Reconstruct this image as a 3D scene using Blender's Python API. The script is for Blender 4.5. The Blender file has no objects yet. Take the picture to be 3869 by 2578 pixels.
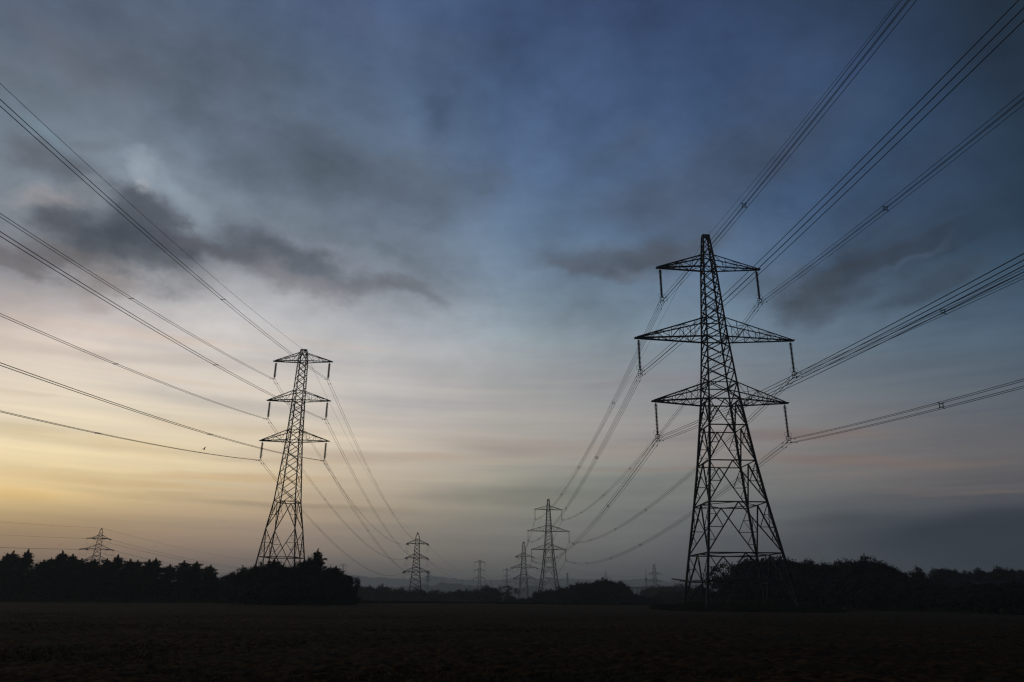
import bpy, math, random
import numpy as np
from mathutils import Vector, Matrix, noise as mnoise
random.seed(7); RNG = np.random.default_rng(7)
S = bpy.context.scene
COL = S.collection
PI = math.pi

# ------------------------------------------------------------------ camera
F_PX, PITCH, ROLL, EYE = 2740.08, math.radians(19.3157), math.radians(-0.464), 1.566   # focal length in pixels of a 3869 px wide frame
CX, CY = 1934.5, 1289.0
Rv, Uv, Fv = Vector((1, 0, 0)), Vector((0, -math.sin(PITCH), math.cos(PITCH))), Vector((0, math.cos(PITCH), math.sin(PITCH)))
cr, sr = math.cos(ROLL), math.sin(ROLL)
Rr, Ur = cr * Rv - sr * Uv, sr * Rv + cr * Uv
cam = bpy.data.cameras.new('camera'); camo = bpy.data.objects.new('camera', cam); COL.objects.link(camo)
m = Matrix.Identity(4)
for i in range(3):
    m[i][0], m[i][1], m[i][2] = Rr[i], Ur[i], -Fv[i]
m[0][3], m[1][3], m[2][3] = 0, 0, EYE
camo.matrix_world = m
cam.sensor_width = 36; cam.lens = F_PX / 3869 * 36
cam.clip_start = 0.1; cam.clip_end = 20000
S.camera = camo

def ray(u, v):
    """direction (per metre of forward distance) of a point of the photograph; used to work out distances and heights"""
    d = Rr * ((u - CX) / F_PX) + Ur * ((CY - v) / F_PX) + Fv
    return d.x / d.y, d.z / d.y
def at(u, v, Y):
    a, b = ray(u, v); return Vector((a * Y, Y, EYE + b * Y))

# ------------------------------------------------------------------ sky
S.view_settings.view_transform = 'Standard'; S.view_settings.look = 'None'
S.view_settings.exposure = 0; S.view_settings.gamma = 1
S.render.engine = 'CYCLES'
S.cycles.use_denoising = True
S.cycles.denoiser = 'OPENIMAGEDENOISE'
S.cycles.volume_bounces = 2
S.cycles.max_bounces = 6
S.cycles.diffuse_bounces = 2
S.cycles.use_adaptive_sampling = False
S.render.filter_size = 1.3 if hasattr(S.render, 'filter_size') else 1.5
S.cycles.pixel_filter_type = 'BLACKMAN_HARRIS'; S.cycles.filter_width = 1.3

def lin(c):
    out = []
    for x in c[:3]:
        x /= 255.0
        out.append(x / 12.92 if x <= 0.04045 else ((x + 0.055) / 1.055) ** 2.4)
    return out
SKY_X = [0, 300, 600, 900, 1200, 1500, 1800, 2100, 2353]
SKY_Y = [0, 150, 300, 450, 600, 750, 900, 1050, 1125, 1200, 1320]
SKY = [
 [(84,97,117),(78,95,120),(72,90,120),(66,86,122),(60,80,118),(52,70,106),(44,62,90),(39,54,74),(33,46,60)],
 [(95,104,117),(97,106,119),(88,102,120),(78,98,124),(70,92,126),(60,80,114),(53,71,102),(45,62,88),(37,50,66)],
 [(106,118,130),(108,120,134),(96,110,127),(86,102,124),(78,98,130),(68,88,120),(60,79,108),(50,68,93),(40,53,68)],
 [(126,133,141),(134,144,154),(112,123,136),(98,111,127),(90,109,136),(80,99,126),(68,88,117),(56,73,97),(44,58,74)],
 [(132,132,138),(134,142,152),(132,137,145),(122,132,145),(108,127,147),(95,115,137),(84,103,128),(67,87,108),(52,69,86)],
 [(202,188,180),(204,194,188),(190,188,188),(168,172,178),(134,147,156),(117,132,144),(101,119,136),(86,103,118),(71,88,104)],
 [(228,214,192),(220,208,192),(210,201,190),(186,181,178),(160,159,158),(138,141,144),(118,124,129),(102,110,118),(83,92,101)],
 [(230,210,168),(226,208,168),(216,200,172),(194,182,168),(166,159,149),(148,142,138),(130,121,117),(109,104,103),(90,88,90)],
 [(228,196,136),(212,188,142),(200,176,142),(176,162,142),(146,145,131),(124,130,124),(106,109,109),(90,91,94),(76,77,82)],
 [(160,134,98),(155,132,106),(146,128,112),(134,125,112),(118,116,109),(104,105,104),(88,91,94),(61,65,72),(49,54,61)],
 [(138,112,94),(132,111,98),(120,106,99),(106,99,94),(96,93,90),(85,85,85),(71,73,76),(52,56,61),(43,48,55)],
]
SKY = np.array([[lin(c) for c in row] for row in SKY])
for _r, _k in ((0, .92), (1, .96), (2, 1.06), (3, 1.1), (4, 1.08), (5, 1.06)):
    _m = SKY[_r].mean(1, keepdims=True); SKY[_r] = _m + (SKY[_r] - _m) * _k
def sky_at(az, el):
    """clear-sky colour measured toward a compass direction (az to the right of straight ahead, el up)"""
    d = Vector((math.sin(az) * math.cos(el), math.cos(az) * math.cos(el), math.sin(el)))
    w = max(d.dot(Fv), 0.15)
    u = CX + F_PX * d.dot(Rr) / w; v = CY - F_PX * d.dot(Ur) / w
    u *= 2353 / 3869; v *= 2353 / 3869
    u = min(max(u, 0), 2353); v = min(max(v, 0), 1320)
    i = min(int(np.searchsorted(SKY_X, u, 'right')) - 1, len(SKY_X) - 2); j = min(int(np.searchsorted(SKY_Y, v, 'right')) - 1, len(SKY_Y) - 2)
    a = (u - SKY_X[i]) / (SKY_X[i + 1] - SKY_X[i]); b = (v - SKY_Y[j]) / (SKY_Y[j + 1] - SKY_Y[j])
    a = a * a * (3 - 2 * a) * .5 + a * .5; b = b * b * (3 - 2 * b) * .5 + b * .5
    return (SKY[j, i] * (1 - a) + SKY[j, i + 1] * a) * (1 - b) + (SKY[j + 1, i] * (1 - a) + SKY[j + 1, i + 1] * a) * b
def azel(u, v):
    """photo pixel (2353 wide) to sky direction in degrees"""
    a, b = ray(u * 3869 / 2353, v * 3869 / 2353)
    return math.degrees(math.atan2(a, 1)), math.degrees(math.atan2(b, math.hypot(a, 1)))

W = bpy.data.worlds.new('World'); S.world = W; W.use_nodes = True
NT = W.node_tree; NT.nodes.clear()
def N(kind, nt=None, **kw):
    n = (nt or NT).nodes.new(kind)
    for k, v in kw.items(): setattr(n, k, v)
    return n
def LK(a, b, nt=None): (nt or NT).links.new(a, b)
def MATH(op, a, b=None, nt=None, clamp=False):
    n = N('ShaderNodeMath', nt, operation=op, use_clamp=clamp)
    for i, x in enumerate((a, b)):
        if x is None: continue
        if isinstance(x, (int, float)): n.inputs[i].default_value = x
        else: LK(x, n.inputs[i], nt)
    return n.outputs[0]
def MIXC(f, a, b, nt=None, mode='MIX'):
    n = N('ShaderNodeMix', nt, data_type='RGBA', blend_type=mode)
    for sck, x in ((n.inputs[0], f), (n.inputs[6], a), (n.inputs[7], b)):
        if isinstance(x, (int, float)): sck.default_value = x
        elif isinstance(x, (tuple, list)): sck.default_value = tuple(x) + ((1,) if len(x) == 3 else ())
        else: LK(x, sck, nt)
    return n.outputs[2]
tc = N('ShaderNodeTexCoord'); sep = N('ShaderNodeSeparateXYZ'); LK(tc.outputs['Generated'], sep.inputs[0])
nz = N('ShaderNodeVectorMath', operation='NORMALIZE'); LK(tc.outputs['Generated'], nz.inputs[0])
LK(nz.outputs[0], sep.inputs[0])
az = MATH('MULTIPLY', MATH('ARCTAN2', sep.outputs[0], sep.outputs[1]), 180 / PI)
el = MATH('MULTIPLY', MATH('ARCSINE', sep.outputs[2]), 180 / PI)
ELTOP = 60.0; HAZE, HTOP = 5.0e-4, 92.0
elf = MATH('DIVIDE', el, ELTOP, clamp=True)
AZC = [-40, -32, -24, -16, -8, 0, 8, 16, 24, 32, 40]
ELS = [0, .8, 2, 4, 6, 8.5, 11, 14, 17, 20, 24, 28, 32, 37, 43, 60]
cur = None
for k, a in enumerate(AZC):
    r = N('ShaderNodeValToRGB'); r.color_ramp.interpolation = 'LINEAR'
    e = r.color_ramp.elements
    while len(e) < len(ELS): e.new(0.5)
    for q, elv in enumerate(ELS):
        c = sky_at(math.radians(a), math.radians(elv))
        T = max(math.exp(-HAZE * HTOP / max(math.sin(math.radians(elv)), .01)), .5)     # the air in front of the sky dims it and adds its own glow
        c = [max((x - (1 - T) * .048) / T, .01) for x in c]
        e[q].position = elv / ELTOP; e[q].color = (*c, 1)
    LK(elf, r.inputs[0])
    if cur is None: cur = r.outputs[0]
    else:
        mr = N('ShaderNodeMapRange'); mr.interpolation_type = 'LINEAR'
        mr.inputs[1].default_value = AZC[k - 1]; mr.inputs[2].default_value = a
        LK(az, mr.inputs[0]); cur = MIXC(mr.outputs[0], cur, r.outputs[0])
# behind the camera: the dark western sky
def MR(x, a, b, c=0., d=1., smooth=True):
    mr = N('ShaderNodeMapRange'); mr.interpolation_type = 'SMOOTHSTEP' if smooth else 'LINEAR'
    for i, v in enumerate((a, b, c, d)): mr.inputs[i + 1].default_value = v
    LK(x, mr.inputs[0]); return mr.outputs[0]
WEST = lin((34, 44, 62))
wr = MATH('MAXIMUM', MR(az, 50, 100), MR(az, -70, -140, 0, 1))
cur = MIXC(wr, cur, WEST)
cur = MIXC(MR(el, 50, 80), cur, lin((50, 66, 100)))
# cloud coordinates: direction in degrees, bent by noise so no outline is smooth
comb = N('ShaderNodeCombineXYZ'); LK(az, comb.inputs[0]); LK(el, comb.inputs[1])
def noise(vec, scale, detail, rough=.55, sx=1., sy=1., off=0.):
    mp = N('ShaderNodeMapping'); mp.inputs['Scale'].default_value = (sx, sy, 1); mp.inputs['Location'].default_value = (off, off * .7, off * .3)
    LK(vec, mp.inputs[0])
    n = N('ShaderNodeTexNoise'); n.inputs['Scale'].default_value = scale; n.inputs['Detail'].default_value = detail; n.inputs['Roughness'].default_value = rough
    LK(mp.outputs[0], n.inputs['Vector']); return n
nw = noise(comb.outputs[0], .16, 5, .6, .8, 1.3, 3.1)
sb = N('ShaderNodeVectorMath', operation='SUBTRACT'); LK(nw.outputs['Color'], sb.inputs[0]); sb.inputs[1].default_value = (.5, .5, .5)
sc_ = N('ShaderNodeVectorMath', operation='MULTIPLY'); LK(sb.outputs[0], sc_.inputs[0]); sc_.inputs[1].default_value = (7.5, 5.5, 0)
ad = N('ShaderNodeVectorMath', operation='ADD'); LK(comb.outputs[0], ad.inputs[0]); LK(sc_.outputs[0], ad.inputs[1])
WP = ad.outputs[0]
dens = noise(comb.outputs[0], .22, 6, .62, .7, 1.2, 11.).outputs['Fac']
densm = MR(dens, .3, .7, .72, 1.12)
def blob(px, py, rx, ry, rot, col, op, soft=0., vec=None, plain=False):
    """one soft cloud; px,py and radii in photo pixels are turned into a direction and angular radii"""
    global cur
    a0, e0 = azel(px, py)
    a1, _ = azel(px + rx, py); _, e1 = azel(px, py - ry)
    ra, re = abs(a1 - a0), abs(e1 - e0)
    mp = N('ShaderNodeMapping', vector_type='TEXTURE')
    mp.inputs['Location'].default_value = (a0, e0, 0); mp.inputs['Rotation'].default_value = (0, 0, math.radians(rot)); mp.inputs['Scale'].default_value = (ra, re, 1)
    seq = N('ShaderNodeVectorMath', operation='MULTIPLY_ADD'); LK(cur, seq.inputs[0]); seq.inputs[1].default_value = (1e-7, 1e-7, 1e-7)   # keeps the clouds evaluated one after another (the shader stack is small)
    LK(WP if vec is None else vec, seq.inputs[2]); LK(seq.outputs[0], mp.inputs[0])
    ln = N('ShaderNodeVectorMath', operation='LENGTH')
    fl = N('ShaderNodeVectorMath', operation='MULTIPLY'); fl.inputs[1].default_value = (1, 1, 0); LK(mp.outputs[0], fl.inputs[0]); LK(fl.outputs[0], ln.inputs[0])
    f = MR(ln.outputs['Value'], 1.3, soft)
    f = MATH('MULTIPLY', f, op) if plain else MATH('MULTIPLY', MATH('MULTIPLY', f, op), densm, clamp=True)
    cur = MIXC(f, cur, lin(col))
CLOUDS = [
 # high thin veils
 (830, 400, 350, 95, -4, (86, 97, 110), .7, .2), (560, 400, 110, 75, -10, (84, 94, 107), .75, .1), (990, 465, 150, 55, -12, (90, 103, 120), .5, .0), (985, 230, 60, 90, 15, (62, 78, 104), .55, .2),
 (1130, 430, 60, 40, 0, (84, 96, 112), .5, .1), (640, 320, 220, 40, -8, (84, 97, 114), .45), (760, 520, 260, 40, -6, (102, 116, 132), .4),
 (830, 60, 300, 70, 0, (82, 96, 120), .4), (200, 110, 260, 70, 0, (92, 98, 110), .5), (200, 180, 200, 50, -18, (100, 103, 114), .45),
 (130, 370, 150, 48, -14, (96, 102, 112), .75, .3), (60, 345, 60, 40, -20, (100, 105, 113), .5), (250, 340, 80, 30, 10, (100, 108, 118), .4),
 (1680, 380, 360, 110, 10, (72, 85, 106), .65, .2), (1500, 470, 220, 60, 0, (80, 92, 112), .5), (1420, 340, 120, 60, 20, (74, 88, 110), .5),
 (2080, 420, 300, 130, 15, (46, 60, 78), .55), (1760, 200, 200, 70, 25, (60, 76, 102), .35), (1560, 530, 170, 40, 10, (76, 87, 104), .6, .2),
 (430, 250, 260, 60, -10, (92, 102, 117), .5), (330, 330, 160, 36, -8, (98, 107, 120), .5), (700, 230, 200, 50, 0, (84, 97, 118), .4), 
 # bright gaps in the left bank
 (690, 490, 60, 40, 0, (128, 140, 153), .5), (345, 400, 60, 40, -20, (146, 158, 170), .9, .2), (335, 440, 30, 26, 0, (158, 164, 172), .9, .2), (95, 450, 100, 34, 12, (164, 162, 166), .9, .3),
 (440, 500, 120, 34, -30, (138, 151, 164), .85, .3), (560, 535, 130, 16, -4, (132, 146, 160), .7, .2), (120, 300, 110, 28, -35, (118, 138, 152), .6), (190, 450, 60, 24, 30, (146, 152, 160), .5),
 # dark cloud bank and its tail
 (40, 590, 130, 34, 0, (112, 106, 108), .8, .2), (265, 562, 225, 98, -4, (72, 80, 91), 1., .25), (285, 478, 68, 52, 0, (80, 85, 95), .95, .4), (340, 520, 90, 56, -30, (82, 87, 97), .9, .3), (300, 560, 120, 50, -4, (68, 76, 87), .6, .1),
 (130, 520, 70, 50, 10, (94, 96, 106), .7, .3), (290, 612, 190, 44, -2, (90, 94, 101), .7, .05), (180, 625, 120, 34, 0, (112, 108, 109), .75, .1), (410, 575, 60, 40, -20, (82, 85, 96), .9, .4),
 (240, 668, 110, 30, 8, (140, 128, 124), .6), (190, 700, 60, 26, 0, (168, 154, 148), .5),
 (500, 582, 100, 30, 4, (88, 93, 103), .9, .1), (610, 580, 140, 46, -4, (84, 91, 102), .9, .15), (700, 606, 125, 46, -16, (88, 95, 105), .85, .1), (600, 618, 180, 34, -6, (116, 115, 121), .7, .0), (790, 636, 120, 36, -14, (102, 106, 115), .8, .0), (720, 645, 160, 26, -10, (132, 130, 135), .5, .0), (800, 655, 110, 18, -10, (126, 124, 132), .6),
 (890, 654, 115, 28, -8, (110, 113, 122), .75, .0), (965, 678, 85, 22, -24, (114, 118, 127), .65, .0), (1025, 704, 55, 17, -30, (120, 126, 135), .45, .0), (870, 580, 120, 22, -8, (104, 116, 130), .5),
 # right of centre
 (1400, 612, 185, 42, 4, (84, 92, 105), .85, .15), (1510, 585, 190, 46, 10, (78, 86, 99), .95, .15), (1330, 632, 80, 16, 4, (96, 104, 118), .6), (1460, 640, 150, 18, 0, (104, 108, 118), .5),
 # far right
 (1980, 620, 260, 66, 14, (60, 69, 82), .95, .15), (1880, 680, 95, 66, 0, (70, 77, 88), .7, .05), (2180, 545, 270, 62, 20, (49, 61, 77), .75, .05), (2120, 660, 190, 36, 12, (58, 69, 83), .75, .2), (1760, 640, 120, 36, 0, (82, 93, 108), .5), (1900, 725, 40, 36, 0, (76, 84, 96), .6),
 (2250, 700, 150, 60, 10, (60, 75, 90), .5), (2090, 605, 160, 12, 16, (80, 98, 118), .5),
]
for c in CLOUDS: blob(*c)
# low cloud bank on the right and long flat streaks near the horizon
flat = noise(comb.outputs[0], .09, 4, .5, .35, 4.5, 5.).outputs['Fac']
fine = noise(comb.outputs[0], .3, 4, .55, .22, 5.5, 9.).outputs['Fac']
WPL = N('ShaderNodeVectorMath', operation='ADD'); sc2 = N('ShaderNodeVectorMath', operation='MULTIPLY'); LK(sb.outputs[0], sc2.inputs[0]); sc2.inputs[1].default_value = (6, 1.2, 0)
LK(comb.outputs[0], WPL.inputs[0]); LK(sc2.outputs[0], WPL.inputs[1]); WL = WPL.outputs[0]
for c in [
 (2230, 1228, 420, 56, 0, (46, 53, 64), .95), (1950, 1195, 170, 22, 3, (66, 72, 80), .6), (2350, 1192, 300, 26, 0, (48, 54, 64), .7), (2200, 1129, 200, 6, -2, (122, 110, 104), .7), (20, 1135, 110, 16, 0, (232, 192, 118), .4), (150, 1085, 240, 9, 1, (240, 212, 158), .6), (700, 1060, 200, 7, 1, (222, 192, 160), .5), (380, 1140, 240, 10, 0, (204, 176, 128), .4), (1500, 1075, 220, 7, -1, (160, 134, 120), .4), (450, 880, 260, 8, -1, (226, 208, 188), .4), (760, 790, 200, 8, -2, (200, 188, 182), .4), (1750, 1240, 260, 50, 0, (78, 80, 86), .35), (2050, 1150, 300, 30, 3, (92, 94, 98), .4),
 (1420, 1120, 330, 40, 0, (112, 118, 114), .45), (1180, 1140, 260, 26, 0, (124, 124, 112), .45),
 (1250, 1030, 380, 26, -2, (166, 152, 142), .45), (560, 1096, 260, 12, 2, (222, 186, 138), .55), (900, 1052, 330, 14, 0, (200, 176, 152), .5),
 (200, 1010, 340, 22, -2, (236, 208, 160), .5), (330, 770, 330, 14, 1, (216, 196, 180), .5), (420, 830, 340, 16, 4, (190, 180, 174), .4), (120, 800, 200, 20, 0, (206, 190, 176), .35),
 (60, 905, 90, 8, 2, (232, 212, 186), .5), (560, 985, 250, 18, 0, (206, 188, 164), .5), (540, 925, 260, 20, 0, (192, 184, 178), .5),
 (900, 920, 220, 30, 0, (168, 168, 172), .4), (1950, 1060, 330, 14, -5, (132, 112, 104), .55), (1830, 1000, 260, 18, -4, (134, 118, 112), .5), (2170, 1120, 220, 9, -2, (112, 104, 104), .5),
 (1500, 870, 200, 16, 5, (140, 134, 142), .4), (300, 1110, 320, 12, 0, (224, 186, 130), .45), (1120, 628, 150, 4, -1, (122, 140, 166), .5), (2050, 560, 300, 14, 10, (62, 82, 108), .45),
 (700, 1165, 260, 8, 0, (150, 134, 110), .4),
]: blob(*c, soft=.25, vec=WL)
lowmask = MATH('MULTIPLY', MR(el, 27, 10), MR(el, 1, 4))
amt = MATH('MULTIPLY', MATH('SUBTRACT', MATH('ADD', MATH('MULTIPLY', flat, .6), MATH('MULTIPLY', fine, .4)), .5), lowmask)
gain = MATH('ADD', 1.02, MATH('MULTIPLY', amt, .9))
warm = MATH('ADD', 1.0, MATH('MULTIPLY', amt, -.35))
cg = N('ShaderNodeCombineXYZ'); LK(gain, cg.inputs[0]); LK(MATH('MULTIPLY', gain, MATH('ADD', 1.0, MATH('MULTIPLY', amt, -.12))), cg.inputs[1]); LK(MATH('MULTIPLY', gain, warm), cg.inputs[2])
cur = MIXC(1.0, cur, cg.outputs[0], mode='MULTIPLY')
# large soft mottling of the upper veil
mott = noise(comb.outputs[0], .12, 5, .6, .8, 1.3, 21.).outputs['Fac']
mg = MATH('ADD', 1.0, MATH('MULTIPLY', MATH('MULTIPLY', MATH('SUBTRACT', mott, .5), MR(el, 12, 22)), 1.15))
cur = MIXC(1.0, cur, mg, mode='MULTIPLY')
# two short vapour trails
blob(141, 1251, 13, 2.0, 33, (196, 130, 96), .9, vec=comb.outputs[0], plain=True)
blob(512, 1198, 16, 1.2, 8, (176, 150, 132), .8, vec=comb.outputs[0], plain=True)
cur = MIXC(MR(el, -.4, -2.5), cur, lin((22, 22, 24)))
bg = N('ShaderNodeBackground'); LK(cur, bg.inputs[0]); bg.inputs[1].default_value = 1.0
wo = N('ShaderNodeOutputWorld'); LK(bg.outputs[0], wo.inputs[0])
W.cycles.sampling_method = 'MANUAL'; W.cycles.sample_map_resolution = 512
#SUN: below the horizon in the photograph, so there is no sun lamp

# ------------------------------------------------------------------ materials
def mat(name, col, rough=.7, metal=0., var=.25, scale=3., bump=0., col2=None, spec=.3):
    mt = bpy.data.materials.new(name); mt.use_nodes = True; nt = mt.node_tree
    b = nt.nodes['Principled BSDF']; b.inputs['Roughness'].default_value = rough; b.inputs['Metallic'].default_value = metal
    b.inputs['Specular IOR Level'].default_value = spec
    tcn = N('ShaderNodeTexCoord', nt); n = N('ShaderNodeTexNoise', nt); n.inputs['Scale'].default_value = scale; n.inputs['Detail'].default_value = 5
    LK(tcn.outputs['Object'], n.inputs['Vector'], nt)
    c2 = col2 or [x * (1 - var) for x in col]; c1 = [x * (1 + var) for x in col] if not col2 else col
    mr = N('ShaderNodeMapRange', nt); mr.inputs[1].default_value = .35; mr.inputs[2].default_value = .65; LK(n.outputs['Fac'], mr.inputs[0], nt)
    LK(MIXC(mr.outputs[0], c1, c2, nt), b.inputs['Base Color'], nt)
    if bump:
        bp = N('ShaderNodeBump', nt); bp.inputs['Strength'].default_value = bump; bp.inputs['Distance'].default_value = .1
        LK(n.outputs['Fac'], bp.inputs['Height'], nt); LK(bp.outputs[0], b.inputs['Normal'], nt)
    return mt
STEEL = mat('weathered_steel', (.032, .032, .034), .75, .1, .35, .8)
WIRE = mat('aluminium_wire', (.04, .04, .042), .7, .2, .2, .5)
GLASSY = mat('brown_porcelain', (.03, .02, .016), .45, 0, .2, 4)
DARKM = mat('dark_fittings', (.035, .035, .035), .7, .2, .2, 4)
YELLOW = mat('warning_plate_paint', (.10, .095, .07), .5, 0, .15, 6)
BARK = mat('bark', (.05, .042, .034), .9, 0, .3, 6, .4)
LEAF = mat('cypress_foliage', (.030, .036, .020), .8, 0, .35, 1.2, spec=.1)
LEAF2 = mat('broadleaf_foliage', (.036, .042, .022), .8, 0, .35, .9, spec=.1)
GRASS = mat('rough_grass', (.045, .045, .018), .9, 0, .35, .6, col2=(.03, .026, .013), spec=.1)
CONC = mat('concrete', (.24, .235, .22), .9, 0, .2, .4)
ROOF = mat('dark_sheet_roof', (.018, .019, .02), .95, 0, .2, .5)
WALL = mat('barn_boards', (.07, .055, .045), .9, 0, .25, .8)
FEATH = mat('dark_feathers', (.03, .028, .026), .7, 0, .2, 20)
BEAK = mat('horn_beak', (.05, .045, .04), .5)
HILL = mat('wooded_hill', (.05, .06, .04), .95, 0, .3, .01, spec=.1)

# ------------------------------------------------------------------ mesh helpers
class MB:
    def __init__(s): s.v = []; s.f = []
    def add(s, V, Fc):
        o = len(s.v); s.v += [tuple(x) for x in V]; s.f += [tuple(i + o for i in f) for f in Fc]
    def bar(s, p, q, w, angle=True, hint=(0, 0, 1)):
        """a rolled steel angle (L section) or square bar from p to q"""
        p, q = Vector(p), Vector(q); d = q - p
        if d.length < 1e-6: return
        d.normalize(); h = Vector(hint)
        if abs(d.dot(h)) > .95: h = Vector((1, 0, 0))
        a = d.cross(h).normalized(); b = a.cross(d).normalized()
        if angle:
            t = w * .16
            pr = [(-w/2, -w/2), (w/2, -w/2), (w/2, -w/2 + t), (-w/2 + t, -w/2 + t), (-w/2 + t, w/2), (-w/2, w/2)]
        else: pr = [(-w/2, -w/2), (w/2, -w/2), (w/2, w/2), (-w/2, w/2)]
        n = len(pr)
        V = [p + a * x + b * y for x, y in pr] + [q + a * x + b * y for x, y in pr]
        Fc = [(i, (i + 1) % n, n + (i + 1) % n, n + i) for i in range(n)] + [tuple(range(n))[::-1], tuple(range(n, 2 * n))]
        s.add(V, Fc)
    def tube(s, pts, r, n=6, closed=False):
        pts = [Vector(p) for p in pts]; V = []; k = len(pts)
        rr = r if isinstance(r, (list, tuple)) else [r] * k
        for i, p in enumerate(pts):
            if closed: d = pts[(i + 1) % k] - pts[i - 1]
            else: d = pts[min(i + 1, k - 1)] - pts[max(i - 1, 0)]
            d.normalize(); h = Vector((0, 0, 1)) if abs(d.z) < .9 else Vector((1, 0, 0))
            a = d.cross(h).normalized(); b = a.cross(d)
            V += [p + (a * math.cos(2 * PI * j / n) + b * math.sin(2 * PI * j / n)) * rr[i] for j in range(n)]
        Fc = []
        for i in range(k if closed else k - 1):
            o, o2 = i * n, ((i + 1) % k) * n
            Fc += [(o + j, o + (j + 1) % n, o2 + (j + 1) % n, o2 + j) for j in range(n)]
        if not closed: Fc += [tuple(range(n))[::-1], tuple(range((k - 1) * n, k * n))]
        s.add(V, Fc)
    def lathe(s, prof, org, ax, n=10):
        """prof: (distance along axis, radius)"""
        org, ax = Vector(org), Vector(ax).normalized(); h = Vector((0, 0, 1)) if abs(ax.z) < .9 else Vector((1, 0, 0))
        a = ax.cross(h).normalized(); b = a.cross(ax); V = []
        for t, r in prof: V += [org + ax * t + (a * math.cos(2 * PI * j / n) + b * math.sin(2 * PI * j / n)) * r for j in range(n)]
        Fc = []
        for i in range(len(prof) - 1): Fc += [(i*n + j, i*n + (j+1) % n, (i+1)*n + (j+1) % n, (i+1)*n + j) for j in range(n)]
        Fc += [tuple(range(n))[::-1], tuple(range((len(prof)-1)*n, len(prof)*n))]
        s.add(V, Fc)
    def box(s, lo, hi):
        x0, y0, z0 = lo; x1, y1, z1 = hi
        s.add([(x0,y0,z0),(x1,y0,z0),(x1,y1,z0),(x0,y1,z0),(x0,y0,z1),(x1,y0,z1),(x1,y1,z1),(x0,y1,z1)],
              [(3,2,1,0),(4,5,6,7),(0,1,5,4),(1,2,6,5),(2,3,7,6),(3,0,4,7)])
    def mesh(s, name, mt, smooth=False):
        me = bpy.data.meshes.new(name); me.from_pydata(s.v, [], s.f); me.materials.append(mt)
        if smooth: me.polygons.foreach_set('use_smooth', [True] * len(me.polygons))
        me.update(); return me
    def build(s, name, mt, parent=None, smooth=False):
        o = bpy.data.objects.new(name, s.mesh(name, mt, smooth)); COL.objects.link(o)
        if parent is not None: o.parent = parent
        return o
def tag(o, label=None, cat=None, group=None, kind=None):
    if label: o['label'] = label
    if cat: o['category'] = cat
    if group: o['group'] = group
    if kind: o['kind'] = kind
    return o
def empty(name, loc, rz=0.):
    o = bpy.data.objects.new(name, None); COL.objects.link(o); o.location = loc; o.rotation_euler = (0, 0, rz); o.empty_display_size = .5
    return o
def copy_tree(o, parent=None):
    c = o.copy(); COL.objects.link(c)
    if parent is not None: c.parent = parent
    for ch in list(o.children): copy_tree(ch, c)
    return c

# ------------------------------------------------------------------ ground
CTRL = [(19, 374, -3.0), (-48, 388, -9.0), (12, 650, -8.0), (-26, 660, -11.0), (-268, 490, 0.0), (190, 1000, -6), (-35, 250, -4.0), (40, 250, -2.5), (120, 220, -.5), (-140, 250, -1), (-200, 930, -4), (45, 170, -1.), (-35, 170, -1.2),
        (135, 160, 0.), (-110, 160, 0.)]
CT = np.array(CTRL)
def terrain(x, y):
    x = np.asarray(x, float); y = np.asarray(y, float)
    num = np.zeros_like(x); den = np.zeros_like(x) + 1e-9
    for cx_, cy_, cz_ in CT:
        w = 1 / ((x - cx_) ** 2 + (y - cy_) ** 2 + 150.) ** 1.5
        num += w * cz_; den += w
    z = num / den
    far = np.clip((np.hypot(x, y) - 1100) / 600, 0, 1); z = z * (1 - far) - 6 * far
    t = np.clip((y - 128) / 40, 0, 1); t = t * t * (3 - 2 * t)
    crest = .35 * np.exp(-((y - 126) / 30.) ** 2) * np.exp(-((x + 5) / 55.) ** 2)
    return crest * (1 - t) + z * t
def vnoise(x, y, s, seed=0.):
    f = np.vectorize(lambda a, b: mnoise.noise(Vector((a * s, b * s, seed))))
    return f(x, y)
azs = np.concatenate([np.linspace(-180, -46, 20)[:-1], np.linspace(-46, 46, 420), np.linspace(46, 180, 20)[1:-1]]) * PI / 180
rs = np.concatenate([[0.], np.geomspace(2, 11, 14), np.geomspace(11.3, 75, 230), np.geomspace(77, 700, 70), np.geomspace(760, 9000, 22)])
nA, nR = len(azs), len(rs)
RR, AZ = np.meshgrid(rs, azs, indexing='ij')
GX, GY = RR * np.sin(AZ), RR * np.cos(AZ)
GZ = terrain(GX, GY)
near = (RR > 8) & (RR < 130)
nzv = np.zeros_like(GZ)
xs, ys = GX[near], GY[near]
nn = .020 * vnoise(xs, ys, 1.1, 1) + .05 * vnoise(xs, ys, .35, 2) + .07 * vnoise(xs, ys, 3.1, 3) + .05 * vnoise(xs, ys, 7., 4) + .12 * vnoise(xs * .5, ys, .12, 5)
nzv[near] = nn * np.clip((130 - RR[near]) / 40, 0.15, 1)
GZ = GZ + nzv
V = np.stack([GX, GY, GZ], -1).reshape(-1, 3)
ii = np.arange(nR - 1)[:, None] * nA; jj = np.arange(nA)[None, :]; j2 = (jj + 1) % nA
Fq = np.stack([ii + jj, ii + nA + jj, ii + nA + j2, ii + j2], -1).reshape(-1, 4)
me = bpy.data.meshes.new('ground')
me.vertices.add(len(V)); me.vertices.foreach_set('co', V.ravel())
me.loops.add(len(Fq) * 4); me.loops.foreach_set('vertex_index', Fq.ravel().astype(np.int32))
me.polygons.add(len(Fq)); me.polygons.foreach_set('loop_start', np.arange(0, len(Fq) * 4, 4, dtype=np.int32))
me.polygons.foreach_set('loop_total', np.full(len(Fq), 4, dtype=np.int32)) if hasattr(me.polygons[0], 'loop_total') else None
me.update(calc_edges=True); me.validate()
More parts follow.
